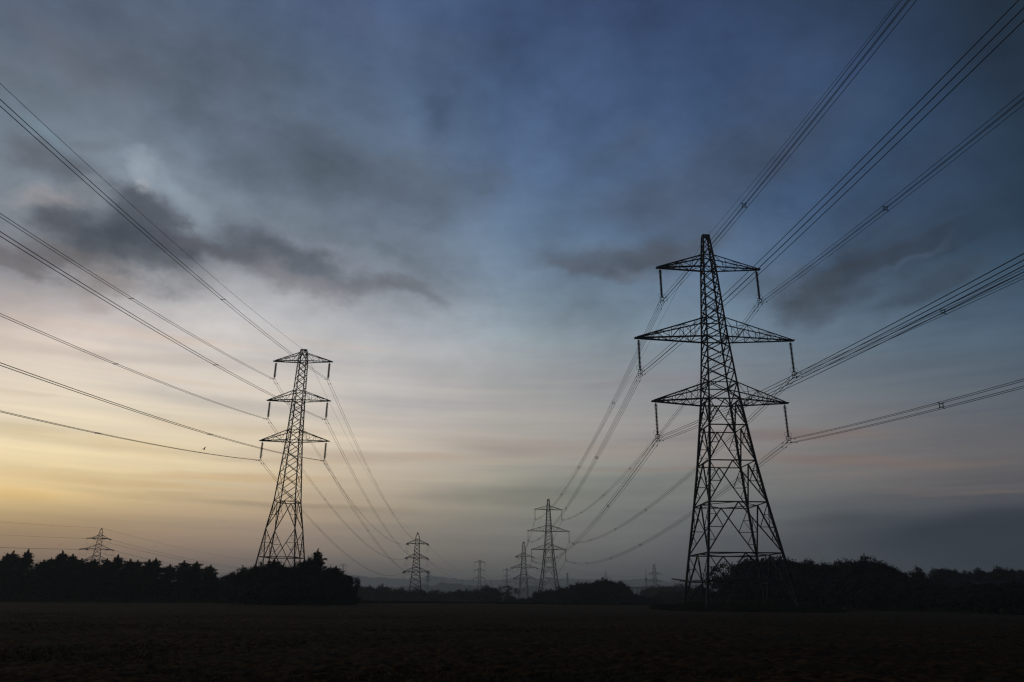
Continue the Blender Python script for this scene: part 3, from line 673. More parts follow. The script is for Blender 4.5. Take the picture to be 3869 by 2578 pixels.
for sd in (-1, 1):
    for li in range(3):
        z, a, r = BIG['arms'][li]
        e1 = far_end(Dn, A_loc, 0, sd * (a - .25), Dn[2] + z - 5.24 + .15)
        bundle(endA[(sd, li)][0], e1, 9.2, 4, 'four wires leaving the frame upward from the big pylon\'s %s %s arm' % (SIDE[sd], LV[li]), 'near spans of the right-hand line', (.113, .31, .5, .7, .88), .023, 90, 1)
        bundle(endA[(sd, li)][0], endB[(sd, li)][0], 6.45, 4, 'four wires dipping to the middle pylon from the big pylon\'s %s %s arm' % (SIDE[sd], LV[li]), 'far spans of the right-hand line', (.15, .35, .515, .72, .88, .965), .024, 64, 1)
        bundle(endB[(sd, li)][0], endC[(sd, li)][0], 7.5, 4, 'faint wires from the middle pylon\'s %s %s arm to the hazy angle pylon' % (SIDE[sd], LV[li]), 'hazy spans behind the middle pylon', (.2, .5, .8), .02, 40)
        bundle(endC[(sd, li)][1], endD[(sd, li)][0], 8.5, 2, 'faint wires from the hazy angle pylon\'s %s %s arm toward the right' % (SIDE[sd], LV[li]), 'faint far spans to the right', (), .03, 40)
        e2 = Vector(endD[(sd, li)][1]) + dDE * 330 + Vector((0, 0, -9))
        bundle(endD[(sd, li)][1], e2, 10, 2, 'faint wires leaving the spike-topped far pylon\'s %s %s arm toward the right' % (SIDE[sd], LV[li]), 'faint far spans to the right', (), .03, 30)
        z, a, r = SLIM['arms'][li]
        e1 = far_end(Kn, L_loc, 0, sd * (a - .0), Kn[2] + z - 3.25)
        bundle(endL[(sd, li)][0], e1, 9.65, 2, 'wire pair leaving the frame at left from the left pylon\'s %s %s arm' % (SIDE[sd], LV[li]), 'near spans of the left-hand line', (.174, .36, .55, .75), .023, 90, 1)
        bundle(endL[(sd, li)][0], endM[(sd, li)][0], 7.4, 2, 'wire pair sagging to the pointed-peak pylon from the left pylon\'s %s %s arm' % (SIDE[sd], LV[li]), 'far spans of the left-hand line', (.2, .4, .6, .8), .024, 64, 1)
        bundle(endM[(sd, li)][1], endCp[(sd, li)][0], 8.5, 2, 'faint wires from the pointed-peak pylon\'s %s %s arm to the pale slim pylon' % (SIDE[sd], LV[li]), 'hazy spans behind the pointed-peak pylon', (), .018, 40)
        bundle(endCp[(sd, li)][0], endC3[(sd, li)][0], 7.5, 2, 'faint wires behind the pale slim pylon from its %s %s arm' % (SIDE[sd], LV[li]), 'hazy spans behind the pale slim pylon', (), .018, 30)
        zf = endF[(sd, li)][0]; e3 = Vector((K2.x, K2.y, zf.z + (5.5 if li == 0 else 4.))) + Vector((-dF1.y, dF1.x, 0)) * (-sd) * FS['arms'][li][1]
        bundle(zf, e3, 3.2, 2, 'thin wires leaving the frame at left from the far-left pylon\'s %s %s arm' % (SIDE[sd], LV[li]), 'wires of the far-left line', (), .034, 40)
        bundle(endF[(sd, li)][1], endP1[(sd, li)][0], 11, 2, 'thin wires falling rightward from the far-left pylon\'s %s %s arm' % (SIDE[sd], LV[li]), 'wires of the far-left line', (), .034, 40)
eA, eB, eC, eD = (x['top'][0] for x in (endA, endB, endC, endD)); eL, eM, eCp, eC3, eF, eP = (x['top'][0] for x in (endL, endM, endCp, endC3, endF, endP1))
earth(eA + Vector((.35, 0, 0)), (Dn[0], Dn[1], Dn[2] + 50.6), 9.68, 'single thin wire rising to the upper right from the big pylon\'s tip', 90, .018)
earth(eA, eB, 5.2, 'single thin wire falling from the big pylon\'s tip to the middle pylon\'s tip', 60, .018)
earth(eB, eC, 6., 'faint single wire between the tips of the wide-armed middle pylon and the hazy angle pylon')
earth(eC, eD, 7., 'faint single wire from the hazy angle pylon\'s tip toward the spike-topped pylon')
earth(eD, eD + dDE * 330 + Vector((0, 0, -9)), 8., 'faint single wire leaving the spike-topped pylon\'s tip to the right')
earth(eL, (Kn[0], Kn[1], Kn[2] + 41.5), 9.9, 'single thin wire rising to the upper left from the left pylon\'s tip', 90, .017)
earth(eL, eM, 6.6, 'single thin wire from the left pylon\'s tip down to the pointed-peak pylon', 60, .017)
earth(eM, eCp, 7., 'faint single wire from the pointed peak to the pale slim pylon\'s tip')
earth(eCp, eC3, 6., 'faint single wire behind the pale slim pylon\'s tip')
earth(eF, (K2.x, K2.y, eF.z + 7.5), 3.2, 'single wire going left out of frame from the far-left pylon\'s tip', r=.045)
earth(eF, eP, 9., 'single wire falling rightward from the far-left pylon\'s tip', r=.045)
# sagging wires carry a small round marker on the left-hand line
# ------------------------------------------------------------------ trees
def leafquads(C_, D_, ln, wd, rng):
    """leaf clumps: pointed folded diamonds at C_ along D_"""
    n = len(C_); D_ = D_ / np.linalg.norm(D_, axis=1, keepdims=True)
    r = rng.normal(size=(n, 3)); s_ = np.cross(D_, r); s_ /= np.linalg.norm(s_, axis=1, keepdims=True)
    u = np.cross(s_, D_)
    l = ln * rng.uniform(.6, 1.3, (n, 1)); w_ = wd * rng.uniform(.6, 1.3, (n, 1))
    V_ = np.stack([C_ - D_ * l * .5, C_ + s_ * w_ * .5 + u * w_ * .15, C_ + D_ * l * .5, C_ - s_ * w_ * .5 + u * w_ * .15], 1).reshape(-1, 3)
    return V_
def quad_mesh(name, V_, mt):
    me = bpy.data.meshes.new(name); n = len(V_) // 4
    me.vertices.add(len(V_)); me.vertices.foreach_set('co', V_.astype(np.float32).ravel())
    me.loops.add(n * 4); me.loops.foreach_set('vertex_index', np.arange(n * 4, dtype=np.int32))
    me.polygons.add(n); me.polygons.foreach_set('loop_start', np.arange(0, n * 4, 4, dtype=np.int32))
    me.update(calc_edges=True); me.materials.append(mt); return me
PROTO = {}
def make_proto(key, mt, trunk_mb, V_):
    PROTO[key] = (trunk_mb.mesh('trunk', BARK), quad_mesh('crown', V_, mt))
def cypress(key, seed, spiky=False):
    """unit cypress: about 10 high, 7 wide, limbs sweeping up and out with feathery sprays"""
    rng = np.random.default_rng(seed); tb = MB(); Cs, Ds = [], []
    lean = rng.normal(0, .25, 2); top = np.array([lean[0], lean[1], 10.])
    tb.tube([(0, 0, -.2), (lean[0] * .4, lean[1] * .4, 4.5), (lean[0], lean[1], 9.6)], [.28, .18, .03], 7)
    nl = 78
    for i in range(nl):
        h = .5 + 8.9 * (i / nl) ** .8; az_ = i * 2.4 + rng.normal(0, .5)
        R_ = (3.7 * (1 - h / 10.3) ** .85 if spiky else 3.6 * (1 - (h / 10.3) ** 1.5) ** .9) * rng.uniform(.3, 1.4) + .2
        if rng.random() < .16 and 3.5 < h < 7.5: R_ = R_ * 1.4 + .4
        base = np.array([lean[0] * h / 10, lean[1] * h / 10, h]); up = rng.uniform(.45, 1.35)
        nod = rng.uniform(.2, 1.1)
        pts = []
        for t in np.linspace(0, 1, 8):
            pts.append(base + np.array([math.cos(az_) * R_ * t, math.sin(az_) * R_ * t, up * R_ * (t - .25 * t * t) * .62 - nod * .5 * max(0, t - .72) ** 1.2 * R_]))
        if i % 3 == 0: tb.tube([tuple(p) for p in pts], [.06 * (1 - .12 * q) for q in range(8)], 4)
        pts = np.array(pts); m_ = int(60 + R_ * 60)
        t = rng.uniform(.05, 1.0, m_) ** .8; ix = np.clip((t * 7).astype(int), 0, 6); fr = (t * 7 - ix)[:, None]
        c = pts[ix] * (1 - fr) + pts[ix + 1] * fr; d = pts[ix + 1] - pts[ix]
        plume = (.30 * np.sin(np.clip(t, .1, 1) * PI * .93) + .05)[:, None]
        c = c + rng.normal(size=(m_, 3)) * plume * np.array([1, 1, .6])
        Cs.append(c); Ds.append(d / np.linalg.norm(d, axis=1, keepdims=True) + rng.normal(0, .4, (m_, 3)) + np.array([0, 0, .3]))
    for q in range(5):   # side leaders that reach up and nod
        a_ = rng.uniform(0, 6.28); h = rng.uniform(5.2, 7.8); ro, ri = rng.uniform(.8, 2.3), rng.uniform(1.0, 2.3) * (1 - (h - 5) / 6)
        t = rng.uniform(0, 1, 170)[:, None]; dr_ = np.array([math.cos(a_), math.sin(a_), 0])
        c = np.array([0, 0, h]) + dr_ * ro * t + np.array([0, 0, 1.]) * (ri * np.sin(np.clip(t * 1.25, 0, 1.25) * PI / 2)) + rng.normal(size=(170, 3)) * (.07 + .2 * (1 - t))
        Cs.append(c); Ds.append(np.tile(dr_ + np.array([0, 0, .6]), (170, 1)) + rng.normal(0, .5, (170, 3)))
    m_ = 260; t = rng.uniform(0, 1, m_); c = top + np.stack([rng.normal(0, 1, m_) * (.04 + .3 * (1 - t)), rng.normal(0, 1, m_) * (.04 + .3 * (1 - t)), -1.5 + 1.9 * t], 1)
    Cs.append(c); Ds.append(np.tile([0, 0, 1.], (m_, 1)) + rng.normal(0, .5, (m_, 3)))
    # dense heart
    m_ = 1000; h = rng.uniform(0, 5.0, m_); a_ = rng.uniform(0, 6.28, m_); rr = rng.uniform(0, 1, m_) ** .5 * 2.6 * (1 - h / 9.5)
    c = np.stack([np.cos(a_) * rr, np.sin(a_) * rr, h], 1); V2 = leafquads(c, rng.normal(size=(m_, 3)), .8, .45, rng)
    V1 = leafquads(np.concatenate(Cs), np.concatenate(Ds), .42, .13, rng)
    make_proto(key, LEAF, tb, np.concatenate([V1, V2]))
def broad(key, seed, kind='round'):
    """unit broadleaf tree: 10 high, about 10 wide; foliage carried by many clumps on forking limbs"""
    rng = np.random.default_rng(seed); tb = MB(); Cs, sz = [], []
    tb.tube([(0, 0, -.3), (.1, 0, 2.), (.15, .1, 4.5)], [.38, .30, .2], 8)
    if kind == 'poplar': nb, rx, rz_, cz = 60, 1.7, 5.0, 5.2
    elif kind == 'open': nb, rx, rz_, cz = 46, 4.4, 3.6, 5.9
    elif kind == 'bush': nb, rx, rz_, cz = 95, 5.2, 5.6, 3.6
    else: nb, rx, rz_, cz = 85, 4.9, 4.4, 5.4
    for i in range(nb):
        a_ = rng.uniform(0, 6.28); zz = rng.uniform(-.85, 1.) if kind != 'bush' else rng.uniform(-.6, 1)
        q = math.sqrt(max(0, 1 - zz * zz)); R_ = rng.uniform(.55, 1.02) ** .7
        lump = 1 + .2 * math.sin(3 * a_ + seed) + .15 * math.sin(5 * a_ + zz * 4 + seed * 2)
        c = np.array([math.cos(a_) * rx * q * R_ * lump, math.sin(a_) * rx * q * R_ * lump, cz + rz_ * zz * R_ * (.92 + .12 * math.sin(2 * a_ + seed))])
        if c[2] < .3: c[2] = .3 + rng.uniform(0, .5)
        s_ = rng.uniform(.4, 1.15) * (.6 if kind == 'poplar' else .8 if kind == 'open' else 1)
        if i % 2 == 0:
            p0 = np.array([.1, .05, min(3.2, c[2] * .6)]); mid = (p0 + c) / 2 + np.array([0, 0, .4]); tb.tube([tuple(p0), tuple(mid), tuple(c)], [.12, .07, .025], 4)
        m_ = int(150 * s_ ** 1.5) if kind != 'open' else int(80 * s_)
        dv = rng.normal(size=(m_, 3)); dv /= np.linalg.norm(dv, axis=1, keepdims=True); rad = rng.uniform(.3, 1.12, (m_, 1)) ** .6
        Cs.append(c + dv * rad * s_ * np.array([1, 1, .8])); 
        # stray shoots
        m2 = 16; dv = rng.normal(size=(m2, 3)); dv[:, 2] = abs(dv[:, 2]); dv /= np.linalg.norm(dv, axis=1, keepdims=True)
        Cs.append(c + dv * s_ * rng.uniform(1.05, 1.6, (m2, 1)))
    c = np.concatenate(Cs); V1 = leafquads(c, rng.normal(size=c.shape), .34, .24, rng)
    parts_ = [V1]
    if kind != 'open':
        m_ = 1500; dv = rng.normal(size=(m_, 3)); dv /= np.linalg.norm(dv, axis=1, keepdims=True); rad = rng.uniform(0, 1, (m_, 1)) ** .4 * .8
        c = np.array([0, 0, cz]) + dv * rad * np.array([rx, rx, rz_]); c[:, 2] = np.clip(c[:, 2], .1, None)
        parts_.append(leafquads(c, rng.normal(size=(m_, 3)), 1.1, .8, rng))
        if kind in ('bush', 'round'):
            m_ = 700; a_ = rng.uniform(0, 6.28, m_); rr = rng.uniform(0, 1, m_) ** .5 * rx * .92
            c = np.stack([np.cos(a_) * rr, np.sin(a_) * rr, rng.uniform(0, cz * .9, m_)], 1); parts_.append(leafquads(c, rng.normal(size=(m_, 3)), 1.0, .7, rng))
    make_proto(key, LEAF2, tb, np.concatenate(parts_))
for i in range(6): cypress('cy%d' % i, 40 + i, i >= 4)
for i in range(4): broad('rd%d' % i, 60 + i, 'round')
for i in range(3): broad('bu%d' % i, 80 + i, 'bush')
broad('op0', 91, 'open'); broad('op1', 92, 'open'); broad('po0', 95, 'poplar'); broad('po1', 96, 'poplar')
def tree(name, key, u, v, Y, width, label, group, cat='tree', rz=None, sink=0.):
    """a tree whose tip is seen at photo pixel (u,v) from Y metres; width in metres"""
    p = at(u, v, Y); g0 = tz(p.x, p.y) - sink; H = p.z - g0
    o = empty(name, (p.x, p.y, g0), random.uniform(0, 6.28) if rz is None else rz); tag(o, label, cat, group)
    w0 = {'c': 7.2, 'r': 10.2, 'b': 10.6, 'o': 9.4, 'p': 3.8}[key[0]]; h0 = {'c': 10.3, 'r': 10.1, 'b': 9.6, 'o': 9.9, 'p': 10.5}[key[0]]
    o.scale = (width / w0, width / w0, H / h0)
    for nm, me_ in zip(('trunk', 'crown'), PROTO[key]):
        c = bpy.data.objects.new(nm, me_); COL.objects.link(c); c.parent = o
    return o
G1 = 'ragged cypress row at left'
cyp = [(-60, 2095, 'leftmost cypress, cut by the left edge of the photo'), (29, 2089, 'cypress with blunt tufted tip near the left edge'), (59, 2080, 'cypress with thin spiky tip, second spike from the left edge'), (111, 2074, 'cypress with the tallest spiky tip near the left edge'),
       (160, 2113, 'low arching cypress between the tall spike and the tall feathery one'), (195, 2106, 'short two-tufted cypress left of the tall feathery one'), (231, 2079, 'tall feathery cypress left of the small far pylon'), (279, 2092, 'cypress with a nodding tip, next left of the small far pylon'),
       (316, 2108, 'flat-topped cypress just left of the small far pylon'), (356, 2110, 'cypress right in front of the small far pylon'), (405, 2108, 'low cypress just right of the small far pylon'), (449, 2094, 'cypress with a thin crooked tip right of the small far pylon'), (486, 2110, 'rounded cypress third right of the small far pylon'),
       (520, 2114, 'low cypress in the middle of the row\'s right half'), (562, 2112, 'bushy-topped cypress in the row\'s right half'), (589, 2106, 'cypress with short sharp tip in the row\'s right half'), (640, 2130, 'low cypress in the dip before the row\'s end clump'), (700, 2116, 'tallest cypress of the row\'s end clump'),
       (746, 2119, 'second cypress from the right end of the row'), (800, 2132, 'last cypress of the row, leaning right')]
for i, (u, v, lb) in enumerate(cyp):
    tree('cypress_tree', 'cy%d' % ((4 + i % 2) if i in (1, 2, 3, 6, 11, 15) else i % 4), u, v + 4, 126 + (i % 3) * 2.2, 4.6 + (i * 37 % 5) * .35 if u < 690 else 5.6, lb, G1)
G2 = 'dark trees and bushes round the left pylon'
for i, (k, u, v, Y, w_, lb, cat) in enumerate([
    ('bu1', 850, 2196, 140, 6, 'low dusky bush in the gap right of the cypress row', 'bush'), ('rd1', 884, 2158, 146, 6.5, 'greyer tree left of the left pylon, in the gap', 'tree'), ('rd3', 935, 2140, 122, 6, 'tree at the left foot of the left pylon', 'tree'),
    ('rd1', 985, 2120, 112, 5.6, 'dark tree in front of the left pylon\'s left legs', 'tree'), ('cy3', 1038, 2112, 110, 5.4, 'pointed dark tree in front of the middle of the left pylon', 'tree'), ('rd2', 1072, 2122, 109, 5.6, 'dark tree low in front of the left pylon', 'tree'), ('rd3', 1112, 2122, 110, 5.4, 'dark tree before the left pylon\'s right legs', 'tree'),
    ('cy2', 1155, 2113, 111, 5, 'dark tree at the right foot of the left pylon', 'tree'), ('rd0', 1182, 2094, 112, 4.0, 'left half of the twin tall crown right of the left pylon', 'tree'), ('cy4', 1207, 2073, 112, 4.0, 'tallest dark tree, right of the left pylon', 'tree'),
    ('rd2', 1240, 2134, 110, 6, 'dark tree sloping down right of the tallest one', 'tree'), ('cy1', 1268, 2138, 108, 5.2, 'feathery dark tree on the right slope of the clump', 'tree'), ('rd1', 1290, 2158, 107, 4.8, 'dark tree near the right end of the clump', 'tree'), ('bu0', 1302, 2186, 106, 3.6, 'dark bush closing the clump\'s right end', 'bush'),
    ('bu2', 1326, 2234, 104, 2.6, 'lowest bush at the clump\'s right foot, on the field edge', 'bush'), ('bu1', 1000, 2180, 106, 7, 'broad bush under the left pylon\'s left legs', 'bush'), ('bu2', 1090, 2180, 105, 7.5, 'broad bush under the left pylon\'s middle', 'bush'), ('bu0', 1190, 2170, 106, 7.5, 'broad bush under the twin tall crowns', 'bush'), ('bu2', 1250, 2195, 105, 5.8, 'broad bush at the foot of the clump\'s right slope', 'bush'), ('bu0', 930, 2190, 112, 6.5, 'broad bush left of the left pylon\'s feet', 'bush')]):
    tree('bush' if cat == 'bush' else 'dark_tree', k, u, v + 3, Y, w_, lb, G2, cat)
G3 = 'misty hedge trees in the middle'
for i, (k, u, v, Y, w_, lb, cat) in enumerate([
    ('rd0', 1360, 2207, 255, 9, 'misty tree beside the dark clump\'s right end', 'tree'), ('rd2', 1388, 2208, 250, 7, 'misty tree, second from the dark clump', 'tree'), ('bu1', 1415, 2222, 255, 9, 'low misty bush in the dip left of the pointed-peak pylon', 'bush'), ('rd1', 1447, 2206, 252, 7.5, 'misty round tree left of the pointed-peak pylon', 'tree'),
    ('bu0', 1482, 2222, 255, 9, 'low misty bush before the pointed-peak pylon\'s left foot', 'bush'), ('rd3', 1507, 2217, 250, 6.5, 'small misty tree before the pointed-peak pylon\'s left foot', 'tree'), ('bu2', 1545, 2228, 255, 9, 'low misty bush under the pointed-peak pylon', 'bush'), ('rd2', 1590, 2219, 252, 8, 'misty bush by the pointed-peak pylon\'s right foot', 'bush'),
    ('bu1', 1640, 2230, 255, 10, 'flat misty bush right of the pointed-peak pylon', 'bush'), ('bu0', 1690, 2231, 252, 9, 'flat misty bush, second right of the pointed-peak pylon', 'bush'), ('rd0', 1730, 2225, 250, 8, 'misty bush left of the pale slim pylon', 'bush'), ('rd1', 1762, 2224, 250, 7, 'misty small tree below the pale slim pylon\'s left side', 'tree'),
    ('bu2', 1800, 2232, 248, 6, 'low misty bush below the pale slim pylon', 'bush'), ('rd3', 1845, 2209, 240, 10.5, 'rounded darker tree right of the pale slim pylon\'s foot', 'tree'), ('op1', 1910, 2206, 250, 9.5, 'small open-crowned tree standing alone in the mist', 'tree'), ('bu1', 1935, 2254, 200, 5.5, 'very low bush right of the open-crowned tree', 'bush'), ('bu0', 1975, 2258, 195, 6, 'very low bush before the hazy angle pylon', 'bush'), ('bu2', 2015, 2252, 190, 6, 'very low bush at the left end of the rounded thicket', 'bush')]):
    tree('bush' if cat == 'bush' else 'hedge_tree', k, u, v, Y, w_, lb, G3, cat)
G4 = 'rounded thicket between the two right pylons'
for i, (k, u, v, Y, w_, lb, cat) in enumerate([
    ('bu0', 2050, 2226, 185, 6.5, 'bush at the thicket\'s left end under the wide-armed pylon', 'bush'), ('rd1', 2082, 2224, 187, 5.5, 'bush directly under the wide-armed pylon', 'bush'), ('rd3', 2124, 2213, 186, 4.2, 'small pointed tree right of the wide-armed pylon\'s foot', 'tree'), ('bu1', 2152, 2218, 182, 5, 'low bush in the thicket\'s first dip', 'bush'),
    ('rd0', 2182, 2197, 182, 5.5, 'round tree on the thicket\'s left shoulder', 'tree'), ('rd2', 2212, 2195, 183, 5.5, 'round tree left of the thicket\'s highest crown', 'tree'), ('rd3', 2245, 2191, 182, 5.5, 'crown next to the thicket\'s highest one, on its left', 'tree'), ('rd1', 2276, 2182, 181, 6.5, 'highest round crown of the thicket', 'tree'), ('rd2', 2305, 2184, 182, 6, 'crown next to the thicket\'s highest one, on its right', 'tree'),
    ('rd0', 2338, 2193, 183, 5.8, 'round tree on the thicket\'s right shoulder', 'tree'), ('bu2', 2358, 2211, 181, 4.6, 'bush stepping down on the thicket\'s right', 'bush'), ('bu1', 2376, 2228, 180, 4.2, 'low bush at the thicket\'s right, before the bridge', 'bush'), ('bu0', 2400, 2240, 176, 4.8, 'low bush below the bridge\'s left end', 'bush'), ('bu2', 2430, 2250, 172, 5.4, 'very low bush below the bridge\'s middle', 'bush'),
    ('bu0', 2220, 2222, 172, 8.5, 'broad bush in front of the thicket\'s left', 'bush'), ('bu1', 2300, 2218, 172, 9, 'broad bush in front of the thicket\'s right', 'bush'), ('bu2', 2130, 2238, 174, 7.5, 'broad low bush in front of the thicket\'s left end', 'bush'), ('bu0', 2470, 2256, 170, 5.5, 'very low bush under the far spike-topped pylon', 'bush')]):
    tree('bush' if cat == 'bush' else 'thicket_tree', k, u, v, Y, w_, lb, G4, cat)
G5 = 'trees behind the big pylon and along the right'
for i, (k, u, v, Y, w_, lb, cat) in enumerate([
    ('rd1', 2462, 2212, 330, 10, 'hazy tree beside the bridge\'s right end', 'tree'), ('rd0', 2492, 2210, 325, 9, 'hazy tree below the far spike-topped pylon', 'tree'), ('rd2', 2525, 2211, 320, 10, 'hazy tree right of the far spike-topped pylon', 'tree'), ('rd3', 2556, 2203, 315, 9, 'hazy domed tree left of the big pylon\'s foot', 'tree'), ('rd1', 2590, 2207, 300, 9, 'hazy tree behind the big pylon\'s left legs', 'tree'),
    ('bu1', 2500, 2232, 220, 9, 'dim bush left of the big pylon', 'bush'), ('bu2', 2550, 2230, 215, 9, 'dim bush next left of the big pylon\'s feet', 'bush'), ('bu0', 2600, 2225, 200, 9, 'dim bush behind the big pylon\'s left feet', 'bush'), ('rd2', 2645, 2205, 170, 5.5, 'small tree between the big pylon\'s left legs', 'tree'), ('bu1', 2665, 2225, 150, 7, 'bush between the big pylon\'s left legs', 'bush'),
    ('op0', 2738, 2122, 134, 8.5, 'lacy tree seen through the big pylon\'s left half', 'tree'), ('op1', 2772, 2126, 136, 7.5, 'second lacy tree seen through the big pylon\'s middle', 'tree'), ('rd0', 2838, 2100, 130, 8.5, 'tree behind the big pylon\'s centre', 'tree'), ('rd2', 2885, 2092, 130, 9, 'highest tree behind the big pylon\'s right half', 'tree'), ('rd1', 2945, 2098, 131, 8, 'tree behind the big pylon\'s right legs', 'tree'),
    ('rd3', 3002, 2105, 128, 7, 'tree just right of the big pylon\'s right legs', 'tree'), ('rd0', 3040, 2108, 129, 6.5, 'second tree right of the big pylon', 'tree'), ('bu2', 2790, 2165, 126, 9, 'bush under the lacy trees', 'bush'), ('bu0', 2880, 2165, 124, 9.5, 'bush behind the big pylon\'s right feet', 'bush'), ('bu1', 2980, 2160, 122, 9.5, 'bush just right of the big pylon\'s feet', 'bush'),
    ('rd2', 3090, 2116, 127, 5.8, 'tree with small jagged crown, third right of the big pylon', 'tree'), ('po1', 3126, 2113, 125, 3.4, 'narrow tree beside the notch in the right-hand trees', 'tree'), ('rd1', 3155, 2120, 126, 4.8, 'small tree just right of the notch', 'tree'), ('rd0', 3200, 2108, 122, 6.8, 'tree left of the highest dome on the right', 'tree'), ('rd3', 3255, 2096, 120, 8, 'highest dome of the right-hand trees', 'tree'),
    ('rd1', 3300, 2108, 119, 6.5, 'tree on the right flank of the highest dome', 'tree'), ('rd2', 3345, 2132, 117, 5.5, 'tree stepping down right of the highest dome', 'tree'), ('rd0', 3378, 2140, 116, 4.4, 'last tree before the lacy sapling at right', 'tree'), ('op0', 3432, 2138, 113, 5.2, 'lacy sapling sticking out of the right-hand hedge', 'tree'), ('bu0', 3080, 2170, 119, 9, 'bush below the notch', 'bush'), ('bu1', 3180, 2165, 116, 9.5, 'bush left below the highest dome', 'bush'), ('bu2', 3280, 2160, 113, 9.5, 'bush right below the highest dome', 'bush'), ('bu0', 3380, 2180, 110, 8, 'bush below the stepping-down trees', 'bush'),
    ('bu1', 3470, 2162, 112, 6.5, 'bush right of the lacy sapling', 'bush'), ('bu2', 3520, 2160, 150, 8.5, 'bush left of the poplars', 'bush'), ('po0', 3535, 2141, 165, 3.8, 'shorter poplar, left of the tall one', 'tree'), ('po1', 3556, 2129, 165, 3.2, 'tall thin poplar on the right', 'tree'), ('po0', 3580, 2142, 166, 3.0, 'poplar right of the tall thin one', 'tree'), ('po1', 3592, 2138, 165, 3.2, 'second poplar right of the tall thin one', 'tree'), ('rd3', 3615, 2148, 165, 5.5, 'round tree right of the poplars', 'tree'),
    ('rd1', 3645, 2154, 168, 6.5, 'low tree above the barn roof\'s left end', 'tree'), ('rd2', 3680, 2152, 168, 6, 'low tree above the barn roof', 'tree'), ('po0', 3697, 2139, 166, 3.2, 'left one of the twin poplar tips above the barn', 'tree'), ('po1', 3711, 2139, 166, 3.0, 'right one of the twin poplar tips above the barn', 'tree'), ('bu0', 3740, 2156, 165, 7, 'low bushy tree right of the twin tips', 'tree'),
    ('po0', 3763, 2134, 160, 3.8, 'left one of the two stout columnar trees near the right edge', 'tree'), ('po1', 3776, 2135, 160, 3.8, 'right one of the two stout columnar trees near the right edge', 'tree'), ('rd0', 3800, 2143, 160, 5, 'tree right of the stout columnar pair', 'tree'), ('rd3', 3835, 2152, 158, 5.5, 'tree second from the right edge', 'tree'), ('rd1', 3872, 2136, 155, 5.5, 'tree cut by the right edge of the photo', 'tree'), ('rd2', 3925, 2140, 150, 7, 'tree beyond the right edge', 'tree')]):
    tree('bush' if cat == 'bush' else 'field_edge_tree', k, u, v + 1, Y, w_, lb, G5, cat)
G6 = 'dark hedge along the right side of the field'
HL = ['hedge bush right below the lacy sapling', 'hedge bush left below the poplars', 'hedge bush below the tall thin poplar', 'hedge bush below the barn\'s left end', 'hedge bush before the barn\'s left part', 'hedge bush before the barn\'s middle', 'hedge bush below the stout columnar trees', 'hedge bush second from the right edge', 'hedge bush at the right edge of the photo']
for i, (u, v, Y) in enumerate([(3450, 2196, 106), (3520, 2206, 104), (3590, 2212, 101), (3655, 2214, 98), (3700, 2208, 95), (3745, 2198, 92), (3790, 2197, 90), (3840, 2198, 87), (3895, 2197, 84)]):
    tree('hedge_bush', 'bu%d' % (i % 3), u, v, Y, 7.5, HL[i], G6, 'bush')

# ------------------------------------------------------------------ tall grass round the big pylon
def grass_patch(name, cx_, cy_, rx, ry, n, h, label, seed):
    rng = np.random.default_rng(seed); a_ = rng.uniform(0, 6.283, n); q = np.sqrt(rng.uniform(0, 1, n))
    x = cx_ + np.cos(a_) * q * rx; y = cy_ + np.sin(a_) * q * ry
    hh = h * rng.uniform(.35, 1.15, n) * (1 - .65 * q ** 3) * (.7 + .5 * vnoise(x, y, .25, 8.)); z = terrain(x, y) - .05
    ang = rng.uniform(0, 6.283, n); w_ = rng.uniform(.02, .05, n); lx, ly = rng.normal(0, .22, n) * hh, rng.normal(0, .22, n) * hh
    base = np.stack([x, y, z], 1); sx = np.stack([np.cos(ang) * w_, np.sin(ang) * w_, 0 * w_], 1)
    mid = base + np.stack([lx * .35, ly * .35, hh * .6], 1); top = base + np.stack([lx, ly, hh], 1)
    V_ = np.stack([base - sx, base + sx, top, mid - sx * .9], 1).reshape(-1, 3)
    o = bpy.data.objects.new(name, quad_mesh(name, V_, GRASS)); COL.objects.link(o); tag(o, label, 'grass', kind='stuff')
grass_patch('tall_grass', 28.5, 93.5, 11.5, 10.5, 60000, 1.15, 'tall rough grass round the feet of the big pylon', 5)
grass_patch('margin_grass', -48, 117.5, 42, 4.5, 30000, .75, 'rough grass verge at the foot of the left-hand trees', 6)
grass_patch('margin_grass', 4, 121, 26, 5, 14000, .4, 'low weeds along the far crest of the field in the middle', 7)
grass_patch('margin_grass', 66, 97, 26, 5, 16000, .6, 'rough grass verge at the foot of the right-hand hedge', 9)
# clods and stubble tufts on the near field
rng = np.random.default_rng(11); n = 42000
rr = 11 + (rng.uniform(0, 1, n) ** 1.25) * 60; aa = rng.uniform(-.72, .72, n); x, y = rr * np.sin(aa), rr * np.cos(aa)
keep = vnoise(x * .6, y * 1.6, .3, 4.4) + rng.normal(0, .18, n) > .02; x, y = x[keep], y[keep]; n = len(x)
k = 3
x = np.repeat(x, k) + rng.normal(0, .05, n * k); y = np.repeat(y, k) + rng.normal(0, .05, n * k); n *= k
hh = rng.uniform(.02, .075, n); ang = rng.uniform(0, 6.283, n); w_ = rng.uniform(.006, .02, n); base = np.stack([x, y, terrain(x, y) - .02], 1)
sx = np.stack([np.cos(ang) * w_, np.sin(ang) * w_, 0 * w_], 1); top = base + np.stack([rng.normal(0, 1.1, n) * hh, rng.normal(0, .8, n) * hh, hh + .02], 1)
V_ = np.stack([base - sx, base + sx, top + sx * .3, top - sx * .3], 1).reshape(-1, 3)
STRAW = mat('stubble_straw', (.12, .064, .022), .9, 0, .4, .5, col2=(.035, .034, .014), spec=.1)
